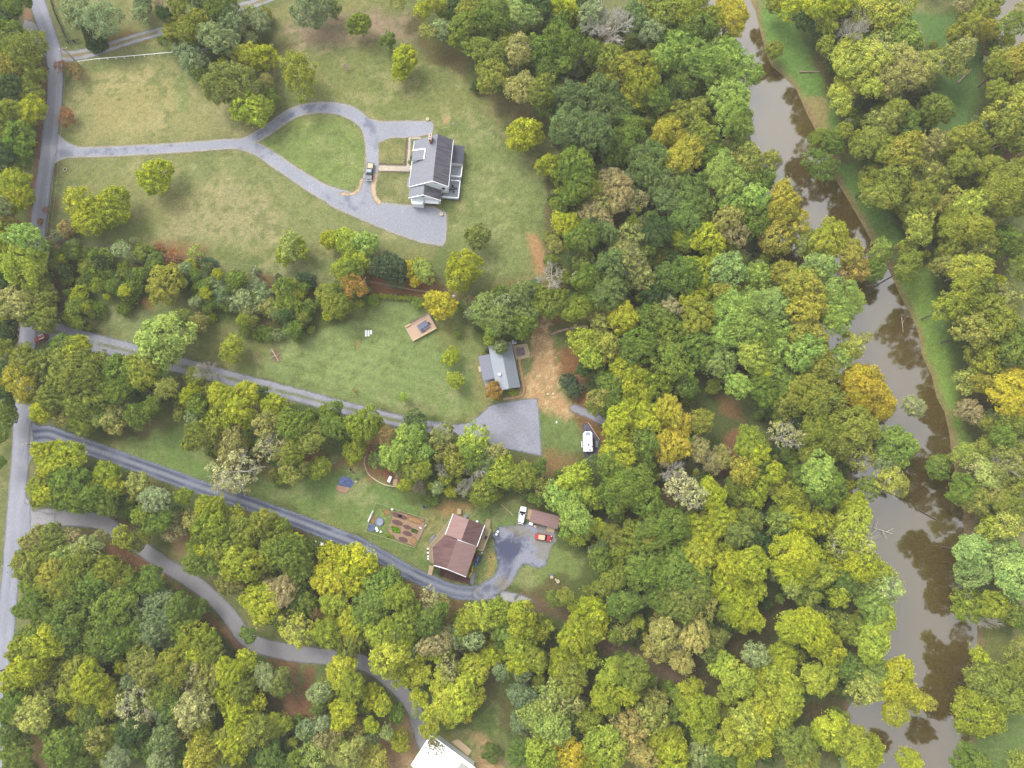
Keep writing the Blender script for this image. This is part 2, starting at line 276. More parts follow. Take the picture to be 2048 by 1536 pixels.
# ---------------------------------------------------------------- the survey of trees: kind and colour codes, each read in tiles
TREE_DATA = """@A 0 0
20 20 80 d;60 60 50 K;110 20 70 g;50 230 90 g;170 300 90 o;60 400 90 ao;185 420 80 o;60 540 70 d;170 540 70 o;60 680 70 oy;195 660 75 y;30 780 60 o;110 860 90 g;30 960 70 d;120 980 70 g;60 1130 100 y;130 1200 60 y;30 1250 60 b;50 1340 60 ro;50 1440 90 y;170 1440 90 l
590 110 115 b F;465 70 90 b F;540 215 60 d C;415 40 55 b F;850 20 60 b F;850 75 60 b F;960 30 55 k;1000 110 50 d;1090 40 70 o;1090 160 80 o;1160 80 60 b;1230 40 60 d;1330 50 80 g;1260 130 80 o;1390 130 80 b;1180 190 60 o;1030 210 50 oy;1320 240 90 b;1385 300 50 g
1150 350 85 b F;1190 420 60 g F;1370 490 140 os F;1480 330 90 oy F;1490 640 95 yl F;1500 100 50 b
470 1205 95 y F;530 1310 85 y F;670 1230 98 y F;925 1055 95 y F;400 1370 60 ra F;360 390 45 R S;440 420 55 r S;390 690 60 R S;270 1260 22 R S;240 1330 25 R S
@B 512 0
30 130 70 b;330 50 110 b F;470 60 50 g F;620 140 72 gy F;790 240 48 g F;890 350 90 y F;860 430 60 y F;250 440 118 oy F;30 340 85 y F;60 500 60 p F;80 590 60 g F;20 640 90 yl F;1000 80 60 y;1060 40 60 oy;1110 180 70 b;1030 210 50 po;860 10 60 p;1190 30 50 d;1280 60 60 o;1250 170 90 og;1340 150 90 g;1430 80 100 g;1190 260 50 gy;1310 300 60 g;1400 340 90 os;1500 260 60 o;1410 470 80 o;1500 430 70 p;540 400 26 m S
200 1470 85 lp F;260 1500 60 yl F;450 1440 70 y F;550 1450 85 yl F;650 1460 85 l F;1330 1420 80 od F
@C 1024 0
50 90 100 lb;140 40 70 d;310 70 90 y;290 150 60 g;430 30 60 d;480 110 80 b;600 150 140 K;560 220 60 ko;730 120 80 s;790 50 60 p;830 200 80 b;900 60 90 o;1050 60 110 oy;1110 170 90 g;1200 120 70 oy;1330 60 110 Yo
180 310 100 g;300 260 100 g;400 230 70 g;210 440 70 g;320 380 80 g;470 330 70 g;560 350 70 o;560 450 60 oy;700 400 110 oY;780 500 90 oy;740 570 80 y;920 350 90 l;1000 260 80 l;1070 350 100 l;1050 500 90 g;1180 400 110 gl;1280 310 90 l;1400 390 105 l;1300 560 110 l;1310 700 100 l;1390 720 65 l;870 600 80 g;950 560 60 d
40 320 90 p;50 540 80 p;180 560 85 o;200 660 60 g;380 600 120 s;550 600 125 s;350 770 115 s;500 790 110 s;650 690 90 s;980 690 80 o;930 800 95 aY;1030 930 110 aY;1130 820 90 o;1100 680 80 o;690 820 95 g;620 920 80 g;740 760 60 g;820 950 100 s;800 1050 80 s;380 990 95 g;320 1050 55 g;220 985 75 y F;70 800 100 y F;1200 950 70 g;1250 1030 100 l;1320 1090 80 l;1340 880 70 p;1430 960 95 op;1480 1080 80 g;1460 1190 80 l
390 1130 80 g;330 1190 60 g;480 1150 70 o;600 1090 90 pm;640 1160 80 pm;540 1230 80 p;500 1310 80 pm;720 1200 80 pm;900 1110 100 s;930 1200 80 s;1070 1150 110 gs;1120 1260 90 gs;1040 1310 100 gs;1100 1400 80 g;1180 1440 80 y;1020 1440 70 gy;1290 1320 80 p;1330 1400 80 pm;1330 1210 90 l;1430 1290 90 g;1500 1330 60 a
320 1350 70 y;290 1260 50 g;350 1450 60 g;430 1430 70 g;480 1380 60 d;560 1400 70 s;700 1440 90 ps;760 1380 60 ps;860 1400 80 d;660 1500 60 p;250 1480 60 p
@D 1536 0
50 30 60 o;150 60 90 y;270 50 90 y;200 150 60 d;340 130 85 v;420 30 90 y;600 50 110 v;700 100 90 v;800 30 90 v;490 230 80 K;330 300 60 o;780 170 110 lo;820 270 100 lo;690 250 80 lp;620 350 100 v;500 320 80 v;450 400 90 v;560 460 110 v;450 540 80 v;430 640 75 v;600 560 60 v;700 520 90 p;820 450 100 p;930 420 95 pv;780 380 80 p;1080 380 95 po;1150 320 95 po;1200 170 90 ao;1280 180 80 aY;1130 220 70 o;1180 30 70 pm;1290 40 80 o;1440 170 80 go;1500 90 50 p;1400 400 105 oa;1480 400 80 ao;1350 450 70 o;1340 570 70 o;1440 570 60 po;1000 660 108 go;960 730 60 o;830 720 65 g;830 820 60 g;660 760 90 po;620 840 70 o;740 690 60 o;320 820 80 og;400 840 70 g;450 800 60 o;50 280 60 o;330 980 98 g;550 900 80 o;690 910 70 o;800 930 90 ao;740 1090 105 o;620 1100 95 o;680 1180 90 o;930 900 80 p;1000 860 70 p;1130 860 90 o;1220 850 90 o;1430 690 115 vo;1500 620 70 v;1400 770 80 o;1480 810 90 o;960 1050 80 po;1010 1100 80 op;1130 1000 80 o;1190 1010 60 vp;1340 1050 105 o;1450 1070 105 o;1380 1190 115 o;1480 1220 90 o;1300 1320 75 p;900 1180 80 o;840 1250 80 o;1120 1210 90 vp;1190 1250 85 v;1000 1240 60 ap;900 1340 85 v;880 1420 75 vo;1120 1350 105 oy;1210 1390 105 oy;1260 1480 70 op;1100 1470 80 o;1420 1450 90 g;1500 1470 60 p;700 1490 80 l;820 1490 60 o
90 1250 115 aY;170 1310 90 aY;60 1400 90 a;100 1180 75 aY;30 940 60 oy;65 960 45 K;20 1040 50 l;380 1420 90 oy;280 1450 75 o;500 1500 80 a;430 1370 60 y
@E 0 512
30 90 60 d;150 60 110 yl;60 10 60 y;40 180 60 d;200 190 90 o;170 300 110 po;100 290 75 p;260 270 80 o;250 370 75 o;30 270 50 g;20 370 50 y;40 470 60 d;50 560 60 oy;30 700 70 d;30 800 60 d;40 950 60 g;20 1060 50 g;0 1240 40 g;165 560 42 yp
970 500 175 L F;1110 370 65 os F;1190 400 62 or F;1390 560 82 yo F
410 545 65 g;470 570 80 y;330 625 62 g;140 760 90 aY;190 650 75 o;330 660 90 os;430 630 90 os;290 770 48 m;400 770 100 og;500 720 110 og;600 650 70 o;640 780 80 g;750 700 90 g;740 810 80 g;860 700 80 oy;930 640 70 o;1020 800 75 po;870 820 60 d;560 850 90 og;480 900 70 og;275 930 65 y;380 935 45 R;470 960 78 og;395 985 50 p;620 930 90 lp;690 980 80 p;740 910 75 m;840 960 80 g;930 900 60 g;330 850 70 og;1180 740 60 o
1160 840 70 y;1240 700 65 K;1260 820 60 oy;1200 900 60 g;1350 840 70 y;1320 970 90 yo;1440 920 80 y;1480 830 70 y;1500 980 60 y;1190 1090 75 og;1280 1080 65 o;1390 1150 100 p;1400 1290 150 W F;1340 1380 80 W F
310 1190 80 y;400 1220 90 y;350 1260 80 y;370 1350 95 g;250 1390 75 oy;290 1430 52 y;232 1462 38 o;450 1340 80 g;430 1450 74 g;620 1330 80 yg;700 1390 60 y;560 1450 80 g;650 1462 70 g;830 1380 88 po;950 1460 85 b;1120 1440 55 gy;1270 1500 70 yo
@Z 60 440 5.69
350 410 110 y;400 500 90 g;590 390 100 og;620 510 100 oy;800 420 125 g;700 600 105 g;880 610 115 g;980 740 105 g;850 760 90 g;1080 570 115 og;1150 650 100 og;1180 790 95 g;1160 870 75 g;1270 320 60 B C;1250 440 70 b;1180 390 65 l;1100 370 65 ao;1360 520 75 l;1460 460 60 l;1530 720 200 oa F;1740 620 100 g;1680 560 70 o;1450 340 85 R S;1620 410 110 R S;1870 370 100 lp S;1860 540 60 R S;2010 470 80 B C;1960 660 90 b;1890 790 80 g;560 830 125 y;500 930 110 y;630 990 90 y;430 1080 90 y;520 1160 110 gy;670 1230 50 g S;280 1110 65 g;430 650 80 y;600 720 100 g;400 100 90 ao S;1960 640 70 b
@P 0 0 1
1440 100 24 l;1458 130 24 l;1478 250 22 l;1482 290 24 g;1492 325 24 op;
425 570 27 b;448 588 28 bB;470 574 22 g;478 600 28 b;500 612 24 pb;430 597 22 g;402 575 20 g;455 610 20 g;515 590 22 g;505 640 18 o
@F 512 512
275 130 60 B C;0 190 80 b;30 240 80 b;60 280 80 p;110 310 85 p;200 210 90 oy;190 310 105 og;270 360 75 g;320 300 60 g;430 240 100 o;480 290 75 o;600 190 75 Ra
170 5 55 yl F;545 70 80 yl F;600 30 80 yl F;590 95 60 g;795 60 95 S F;840 140 60 S F;710 70 55 b F;920 80 48 Y F;960 150 36 Y F;1010 90 70 lo F;975 40 40 oy F;1240 80 112 yy F;1110 290 98 YY F;705 262 32 gl S;970 280 34 gl S;1225 300 30 g S;1280 280 42 k
1380 330 85 gb;1470 390 85 gb;1490 290 60 b;1430 440 55 g;1210 472 20 g S;1168 602 50 y F;1197 742 55 yl F;882 848 28 l F;595 812 16 Ra S;1425 810 54 RA F
30 830 60 d;110 900 90 y;60 1010 90 p;100 1130 105 W;170 1190 80 po;240 1010 85 g;330 960 60 g;330 1080 80 os;440 950 70 g;470 1020 80 g;560 1050 80 g;650 1010 90 gy;720 1020 60 yo;680 1090 55 or;230 1290 85 op;230 1180 70 o;370 1270 68 yl F;590 1160 72 oy F;745 1210 60 s F;880 1130 110 l;960 1090 80 l;830 1190 75 l;1000 1190 65 l;960 990 65 sd;940 1260 85 og;860 1285 48 bW;1120 1090 85 ps;1150 1180 85 po;1130 1290 60 K;1200 1250 65 o;1310 1120 90 yl;1290 1200 75 g;1320 1260 105 K;1250 1385 55 K;1390 1220 80 s;1480 1290 85 yl;1370 1400 85 og;900 1375 52 yo;980 1390 50 m;1090 1390 55 b;1440 1180 55 p;790 1080 55 r
@G 1024 512
240 110 90 M F;140 160 30 B S;430 30 70 gp;450 140 80 g;520 240 80 g;230 280 95 og;60 230 70 gb;80 330 85 gb;60 420 80 g;390 320 80 gy;580 230 90 s;665 370 100 yY;540 300 40 y;600 60 90 s;690 40 95 ps;770 130 80 ps;640 150 60 g;570 160 50 g;850 220 80 d;970 130 105 gd;1040 110 90 gd;1130 90 85 y;1090 230 70 y;1180 210 60 y;1290 90 90 lb;1250 210 55 ao;1110 370 80 oy;940 330 75 pm;860 390 90 g;950 450 90 g;1100 560 80 g;530 400 75 po;430 520 95 yl;560 550 105 yp;470 620 65 yl;760 540 100 g;720 600 80 g;930 560 90 gp;960 640 100 g;1040 770 100 g;700 720 100 y;760 800 105 y;870 750 90 gy;600 760 75 g;520 860 80 po;490 920 55 o;600 890 75 g;340 750 50 S S;375 800 50 S S;430 680 55 d
1320 330 115 l;1250 320 80 l;1430 290 100 l;1470 120 90 l;1250 470 100 l;1380 440 110 l;1240 640 90 lb;1450 600 90 vl;1500 690 65 y;1350 780 80 l;1500 810 80 g;1480 480 70 g
640 970 90 y;740 930 80 y;830 970 80 y;610 1060 80 y;730 1030 95 yo;790 1130 80 g;640 1180 100 y;780 1240 80 g;600 1260 85 g;700 1370 110 g;620 1440 85 g;790 1450 95 g;940 930 80 YA;1000 1030 85 YA;950 1145 85 YA;1130 990 75 ao;1120 1160 85 pm F;1200 1240 70 pm F;1265 1210 75 p F;960 1290 70 K;1000 1380 95 W;1080 1440 95 W;1190 1430 75 y;1380 1290 80 aY;1420 1120 85 gy;1460 1180 80 y;1490 1260 80 g;1380 1400 90 og;1470 1380 90 yo
370 1330 105 yl;420 1410 95 yl;260 1440 85 l;350 1490 75 l;180 1390 65 po;60 1320 85 og;165 1265 48 gd;490 1230 40 s;60 1470 1 g
@H 1536 512
100 110 90 ao;190 200 90 ao;220 320 95 aY;270 110 65 v;330 60 100 lb;530 70 85 aR;670 60 80 g;850 60 95 og;40 290 105 lb;60 410 90 l;40 560 90 l;440 260 115 l;500 230 75 vl;380 340 80 l;400 410 75 l;510 540 85 v;600 480 38 v;440 600 60 l;230 490 85 ao;210 590 100 l;280 630 85 oa;330 690 75 o;30 700 80 l;110 780 75 g;50 860 65 l;240 830 115 o;150 880 95 o;320 880 100 o;600 800 150 A;700 880 110 A;540 740 90 A;890 900 80 bW;100 1080 95 W;500 1030 115 o;390 1110 115 o;300 1050 110 o;540 1180 95 op;250 1180 75 o;680 1110 65 gd;760 1150 105 gl;860 1130 75 l;720 1220 75 b;740 1340 95 vp;830 1380 55 v;600 1390 75 ol;290 1320 105 l;340 1400 95 g;200 1330 75 g;120 1430 95 oy;160 1490 75 y;30 1300 55 y;50 1400 60 p;490 1490 70 y
1060 60 85 op;1200 80 95 vY;1150 230 105 oy;1250 210 95 o;1080 310 105 oy;1310 330 90 oy;1210 460 115 op;1370 410 85 o;1430 240 75 p;1480 90 80 go;1480 540 100 go;1290 620 115 oy;1200 750 85 vp;1260 770 75 ao;1430 830 110 Y;1500 760 80 Y;1210 930 75 pm;1300 1010 65 o;1450 1020 85 og;1380 1090 85 g;1330 1180 95 o;1190 1190 85 vl;1230 1260 75 W;1060 1260 75 g;1180 1400 75 g;1310 1300 85 lW;1410 1250 95 op;1450 1340 95 o;1370 1400 75 p;1500 1190 60 o;1260 1460 75 op;1430 1490 75 o
@I 0 1024
230 165 75 po;330 150 68 ol;440 150 58 pm;300 230 95 ol;400 250 90 lp;540 220 75 bp;610 150 52 p;760 150 68 oy;830 170 65 o;200 300 85 o;330 370 75 oY;240 440 65 gy;330 490 75 gy;480 360 95 og;430 450 70 o;650 350 90 oy;740 380 70 o;560 440 90 gd;200 560 65 g;560 560 90 g;700 560 100 g;800 450 105 g;920 410 75 g;960 560 105 bB;940 710 85 bB;1080 560 85 g;1070 660 95 g;1160 590 75 g;430 640 105 g;500 700 95 g;620 700 105 g;720 770 105 g;810 700 95 g;280 640 75 g;330 750 75 y;430 810 75 g;240 800 85 oy;130 820 65 yo;200 930 105 y;100 1000 75 y;140 1070 75 g;370 950 60 yp;480 940 85 yp;560 1010 85 y;440 1070 70 yo;290 1080 85 op;210 1200 95 pv;100 1160 75 g;80 1310 80 g;90 1430 100 g;310 1310 55 g;500 1190 75 yo;620 1080 75 y;680 1130 85 oy;560 1220 75 g;820 1170 125 W;860 850 75 o;880 930 85 op;1050 920 95 oy;1140 850 75 y;1200 760 95 oy;1280 840 85 og;1160 980 85 pm;1000 1060 85 og;1050 1150 85 g;1280 980 85 po;1390 950 75 y;1370 1090 80 y;1490 890 60 y;1470 1050 70 og;1170 1180 85 pW;1120 1260 85 po;1220 1290 65 y;1450 1240 95 y;1430 1370 95 y;1320 1400 85 o;1220 1460 100 oY;1000 1350 85 bg;980 1490 75 b;1100 1450 75 gd;860 1400 85 gd;800 1310 75 d;400 1400 105 g;470 1480 95 g;580 1350 75 op;630 1430 75 oy;720 1470 75 b;1300 310 65 g;1200 300 75 g;1250 230 55 y;1280 90 85 gy;1160 50 60 p;1020 80 75 pm;1390 60 85 yo;1380 210 105 oy;1450 130 85 o;1460 310 95 oy;1400 420 75 or;960 40 75 g;865 20 58 gy;1500 730 50 g
@J 512 1024
50 60 85 o;130 130 85 og;255 165 38 y;100 250 95 og;230 250 105 g;270 340 75 lp;370 260 55 g;30 380 75 op;240 430 75 g;150 470 75 pm;40 540 85 y;280 530 75 go;480 300 95 YG;600 300 90 YG;440 400 85 YG;620 400 80 YG;510 430 80 YG;470 540 80 yl;700 530 115 gl;760 430 90 gl;660 620 80 gl;860 500 75 gy;920 650 80 gy;1060 640 75 gd;1040 520 75 W;1120 540 55 p;240 700 105 yp;430 720 75 yg;570 660 65 y;370 610 38 r;590 740 85 og;560 790 75 o;760 720 65 yl;850 730 65 lp;900 780 75 y;1080 770 75 pm;800 870 95 yv;960 860 75 yv;900 950 85 yv;1000 970 65 yv;1090 850 55 y;1150 920 85 W;1200 740 65 b;1270 650 75 yo;1350 620 85 yl;1460 600 85 yl;1490 700 75 l;1310 760 55 b;1420 860 75 y;1470 950 60 bB;1310 940 85 yv;1130 1040 85 yv;1220 1110 105 yv;1320 1090 65 yv;1150 1150 85 yv;1060 1200 65 yv;1160 1240 55 yv;1240 1210 48 Y;980 1110 55 y;960 1190 30 b;1050 1290 65 oy;1500 830 55 yl
60 980 75 b;150 1020 75 gp;30 1300 80 o;310 1300 65 bB;110 1290 85 oy;40 1410 75 d;90 1490 75 gd;390 1070 65 b;415 1250 55 b;520 950 75 y;580 1040 85 gy;530 1200 75 y;600 1130 65 gd;700 1110 75 y;770 1150 55 y;700 1265 48 y;690 1340 55 bg;790 1310 48 bg;865 1375 55 yy F;850 1200 55 g;620 1280 55 p;430 1340 75 pm;500 1300 75 pm;460 1440 85 pg;350 1450 85 lp;240 1480 55 g;580 1430 75 po;700 1480 75 py;1410 1450 55 gd S
@K 1024 1024
60 640 105 yo;150 700 95 oy;60 780 85 yl;40 900 75 y;130 880 75 oy;290 900 75 y;460 590 95 yy;510 650 75 yy;440 740 85 yv;370 730 85 y;430 870 85 yv;260 520 55 g;320 500 55 o
400 120 75 yl;330 100 55 gl;380 30 95 l;520 280 60 g;600 140 80 o;640 250 95 og;740 140 85 og;835 160 58 aY;820 300 105 g;760 370 90 g;900 90 105 g;970 190 95 g;920 380 105 g;1000 350 85 g;610 390 75 og;560 450 65 o;665 550 85 g;1120 190 95 yY;1110 110 75 y;1190 90 85 y;1150 250 85 y;1080 290 75 yo;1250 60 75 y;1350 130 75 so;1480 190 75 d;1420 50 65 og;1290 220 60 yg;1300 340 85 y;1420 310 105 y;1300 450 95 y;1440 430 85 y;1380 560 105 y;1300 590 75 yg;1450 650 55 y;1380 680 55 y;1050 500 85 os;1150 560 75 po;1000 570 75 os;1100 420 85 og;870 520 65 g
680 700 75 op;620 740 65 og;750 660 45 oy;900 720 95 vk;850 820 85 vk;960 770 105 vk;1090 730 85 vk;1000 880 75 vk;880 660 65 vk;1220 770 75 gp;1170 840 55 gp
600 1000 105 yl;680 1090 75 y;560 1110 75 yo;720 950 85 og;820 1000 55 g;640 880 55 gd;240 1150 125 lp;160 1220 95 lp;240 1290 95 lp;330 1120 85 p;60 1100 95 bB;60 1240 75 bB;60 960 55 b;350 1000 75 o;40 1430 75 gd;170 1440 105 yl;310 1440 85 YA;460 1240 85 oy;560 1400 95 yl;480 1490 75 y;700 1300 105 ak;740 1420 95 ak;820 1230 85 po;860 1130 75 po;900 1350 85 yo;960 1450 95 y;1060 1100 85 yg;1120 1190 95 yg;1150 1310 75 yg;1150 1440 75 bp;1260 920 75 yl;1340 990 95 yl;1430 1010 85 yo;1300 1090 75 yl;1500 1110 85 yo;1400 1260 105 yp;1320 1340 85 yo;1450 1380 95 y;1370 1460 95 yo;1500 1240 75 y;1450 850 85 b;1260 1460 75 gd
@L 1536 1024
80 60 85 ol;200 80 95 y;310 60 85 y;500 60 105 vy;520 170 105 vy;420 180 95 vy;150 250 115 yy;260 250 75 yy;110 360 85 y;270 370 105 yl;430 330 85 y;530 300 85 y;120 440 65 lp;230 460 85 ol;400 500 65 yo;460 420 75 gd;640 380 85 yl;690 440 95 lW;765 400 55 W;620 560 85 l;690 640 75 yl;250 700 125 y;130 690 90 y;340 800 105 y;420 650 65 og;500 710 75 og;610 780 105 yl;80 870 85 y;60 1000 105 yo;110 1110 105 yo;60 1200 85 yo;290 990 85 yv;480 930 85 gd;620 950 95 ol;570 1050 85 py;780 1010 105 yY;850 1090 95 yY;900 1160 65 yY;990 1160 55 vY;780 1200 75 yY;350 1300 95 y;470 1360 95 yo;620 1440 85 yo;540 1490 85 yo;880 1510 75 y;150 1370 85 og;200 1460 85 o
1330 100 75 v;1420 80 85 vp;1240 230 95 lb;1300 330 115 lb;1420 270 105 lb;1470 380 105 lb;1230 425 55 gl;1260 570 95 gy;1360 560 75 yo;1440 590 85 og;1320 650 45 K;1500 650 65 g;1275 860 58 y;1480 830 75 op;1320 1000 105 og;1420 1060 105 og;1490 960 75 og;1320 1220 145 yg F;1200 1480 75 g;1280 1510 55 g;1490 1490 65 o
@Y 480 480 4.267
1205 475 22 gy S;1243 480 22 gy S;1285 485 22 gy S;1328 488 22 gy S;1368 492 22 gy S;1408 492 22 gy S;1446 495 22 gy S;1490 500 22 gy S;1545 508 22 gy S;1050 0 1 g
@X 720 230 7.3125
745 690 45 g S;775 620 40 d S
@X 930 660 9.6
915 1185 75 G S;420 400 50 d S
@X 830 1000 6.827
310 975 50 d S
"""
CC = dict(g=(108,130,60), d=(74,96,54), s=(106,126,74), S=(78,94,68), b=(138,154,106), B=(90,118,78), y=(156,167,60), l=(142,168,84), L=(156,176,98), v=(166,176,82),
          o=(130,140,64), p=(156,158,92), Y=(184,178,68), a=(156,154,70), A=(178,170,68), r=(146,126,82), R=(152,112,72), W=(174,176,122), K=(190,182,160), k=(178,160,120),
          m=(160,142,120), M=(172,160,145), G=(146,170,50))
WORD = dict(g='mid-green', d='dark green', s='deep sage-green', S='blackish green', b='grey-green', B='blue-green', y='yellow-green', l='light green', L='pale fresh green', v='lime-yellow',
            o='olive', p='dusty khaki-green', Y='golden yellow', a='amber', A='broad golden', r='brownish', R='rust-orange', W='wispy whitish-green', K='bare grey-branched', k='bare tan-branched',
            m='thin pinkish-grey', M='bare pale grey', G='green-gold')
WORD2 = dict(g='green', d='dark', s='sage', S='dark', b='greyish', B='bluish', y='yellowish', l='pale', L='pale', v='lime-tinged', o='olive-tinged', p='dusty', Y='gold-tinged', a='amber-tinged', A='gold-tinged',
             r='brown-tinged', R='rust-tinged', W='whitish', K='twiggy', k='tan', m='pink-grey', M='pale', G='gold-tinged')
def read_trees():
    out = []; ox = oy = 0; sc = 3.0
    for line in TREE_DATA.strip().splitlines():
        if line.startswith('@'):
            q = line.split(); ox, oy = float(q[1]), float(q[2]); sc = float(q[3]) if len(q) > 3 else 3.0; continue
        for it in line.split(';'):
            q = it.split()
            if len(q) < 4: continue
            x, y, r = ox + float(q[0]) / sc, oy + float(q[1]) / sc, float(q[2]) / sc
            if r < 2 or not (-30 < x < 2080 and -30 < y < 1570): continue
            out.append([x, y, r, q[3], q[4] if len(q) > 4 else ''])
    return out
CLEARINGS = [[(1380,770),(1500,770),(1520,860),(1480,960),(1400,960),(1380,900)], [(1360,1290),(1440,1250),(1560,1180),(1620,1190),(1560,1290),(1440,1390),(1360,1400)],
 [(1810,10),(1900,20),(1960,80),(1970,200),(1930,280),(1860,270),(1880,120)], [(1590,180),(1680,180),(1680,280),(1640,280)], [(1650,320),(1720,320),(1820,480),(1770,510)], [(1760,530),(1880,530),(1930,700),(1970,900),(1920,930),(1840,700)],
 [(1500,0),(1590,0),(1650,150),(1690,250),(1640,262),(1540,120)], [(560,0),(860,0),(940,100),(960,170),(560,120)], [(120,0),(330,0),(330,80),(120,110)], [(960,100),(1100,150),(1110,420),(1100,580),(1000,600),(950,300)],
 [(730,580),(940,580),(940,640),(730,610)],[(610,880),(690,870),(760,880),(840,930),(840,1010),(620,1010)], [(870,1330),(1030,1310),(1060,1540),(880,1540)], [(520,1290),(620,1300),(650,1440),(560,1440)], [(1040,600),(1190,600),(1190,850),(1100,850)], [(1090,850),(1200,840),(1210,930),(1150,960),(1080,960)],
 [(640,1460),(860,1440),(850,1540),(640,1540)], [(50,1460),(120,1450),(120,1540),(50,1540)], [(1030,1120),(1200,1120),(1170,1210),(1030,1210)], [(1040,1190),(1120,1190),(1420,1340),(1400,1390),(1200,1330),(1040,1220)], [(840,1000),(1000,1000),(1010,1180),(850,1190)], [(200,1080),(350,1100),(520,1270),(500,1310),(330,1180)], [(400,910),(560,900),(560,1010),(440,980)], [(250,800),(370,800),(440,950),(380,980),(240,920)], [(120,560),(200,560),(200,600),(120,600)], [(480,760),(880,900),(840,930),(600,880)], [(1000,990),(1140,990),(1140,1120),(1000,1100)]]
TREES = read_trees()
for t in TREES:
    px, py, r, c, fl = t
    m0 = mpp(px, py, 8.0); R = r * m0 * ((1.12 if px < 1560 else 1.05) if fl == '' else 1.04)
    hedge = fl == '' and 110 < px < 670 and 470 < py < 690
    if hedge: R *= .80
    elif fl == '' and any(poly_sd(np.array([px * 1.0]), np.array([py * 1.0]), np.array(q_, float))[0] > -45 for q_ in CLEARINGS): R *= .88
    if fl == 'S': h = 1.3 * R + .8
    elif fl == 'F': h = 1.75 * R + 1.5
    elif fl == 'C': h = 2.6 * R + 1
    elif hedge: h = 1.35 * R + 1.0
    else: h = 6.0 + 1.35 * R + random.uniform(-2.5, 3.0)
    if px > 1560 and fl == '': h = h * 1.15 + .5
    zc = h * (.5 if fl == 'C' else .68)
    x, y = P(px, py, zc)
    t += [x, y, R, h]

# ---------------------------------------------------------------- ground: one sheet, dense where it is seen, out to the horizon
step = 0.6
gx = np.arange(-200, 200.01, step); gy = np.arange(-100, 190.01, step)
gx = np.concatenate([[-3000, -1200, -500, -280], gx, [280, 500, 1200, 3000]]); gy = np.concatenate([[-3000, -1200, -400, -160], gy, [260, 500, 1200, 3000]])
GX, GY = np.meshgrid(gx, gy, indexing='ij'); X = GX.ravel(); Y = GY.ravel()
rsd = river_sd(X, Y)
Z = np.interp(rsd, [-8, -3.5, 0, 4], [0, -.45, -1.5, -3.2])
n1 = fbm(X, Y, 14, 11); n2 = fbm(X, Y, 5, 21, 5, .7); n3 = fbm(X, Y, 2.2, 31, 3, .8); n4 = fbm(X, Y, 30, 41)
colr = np.tile(lin((128, 132, 82)), (len(X), 1))
def mixc(c, k):
    global colr
    k = np.clip(k, 0, 1)[:, None]; colr = colr * (1 - k) + lin(c) * k
def patch(pts, c, soft=3.0, rag=3.0, k=1.0, strip=None, n=None):
    W_ = PL(pts); sd = poly_sd(X, Y, W_) if strip is None else strip_sd(X, Y, [tuple(p) for p in W_], strip)[0]
    sd = sd + ((n2 if n is None else n) - .5) * 2 * rag
    mixc(c, k * sstep(-soft, soft, sd))
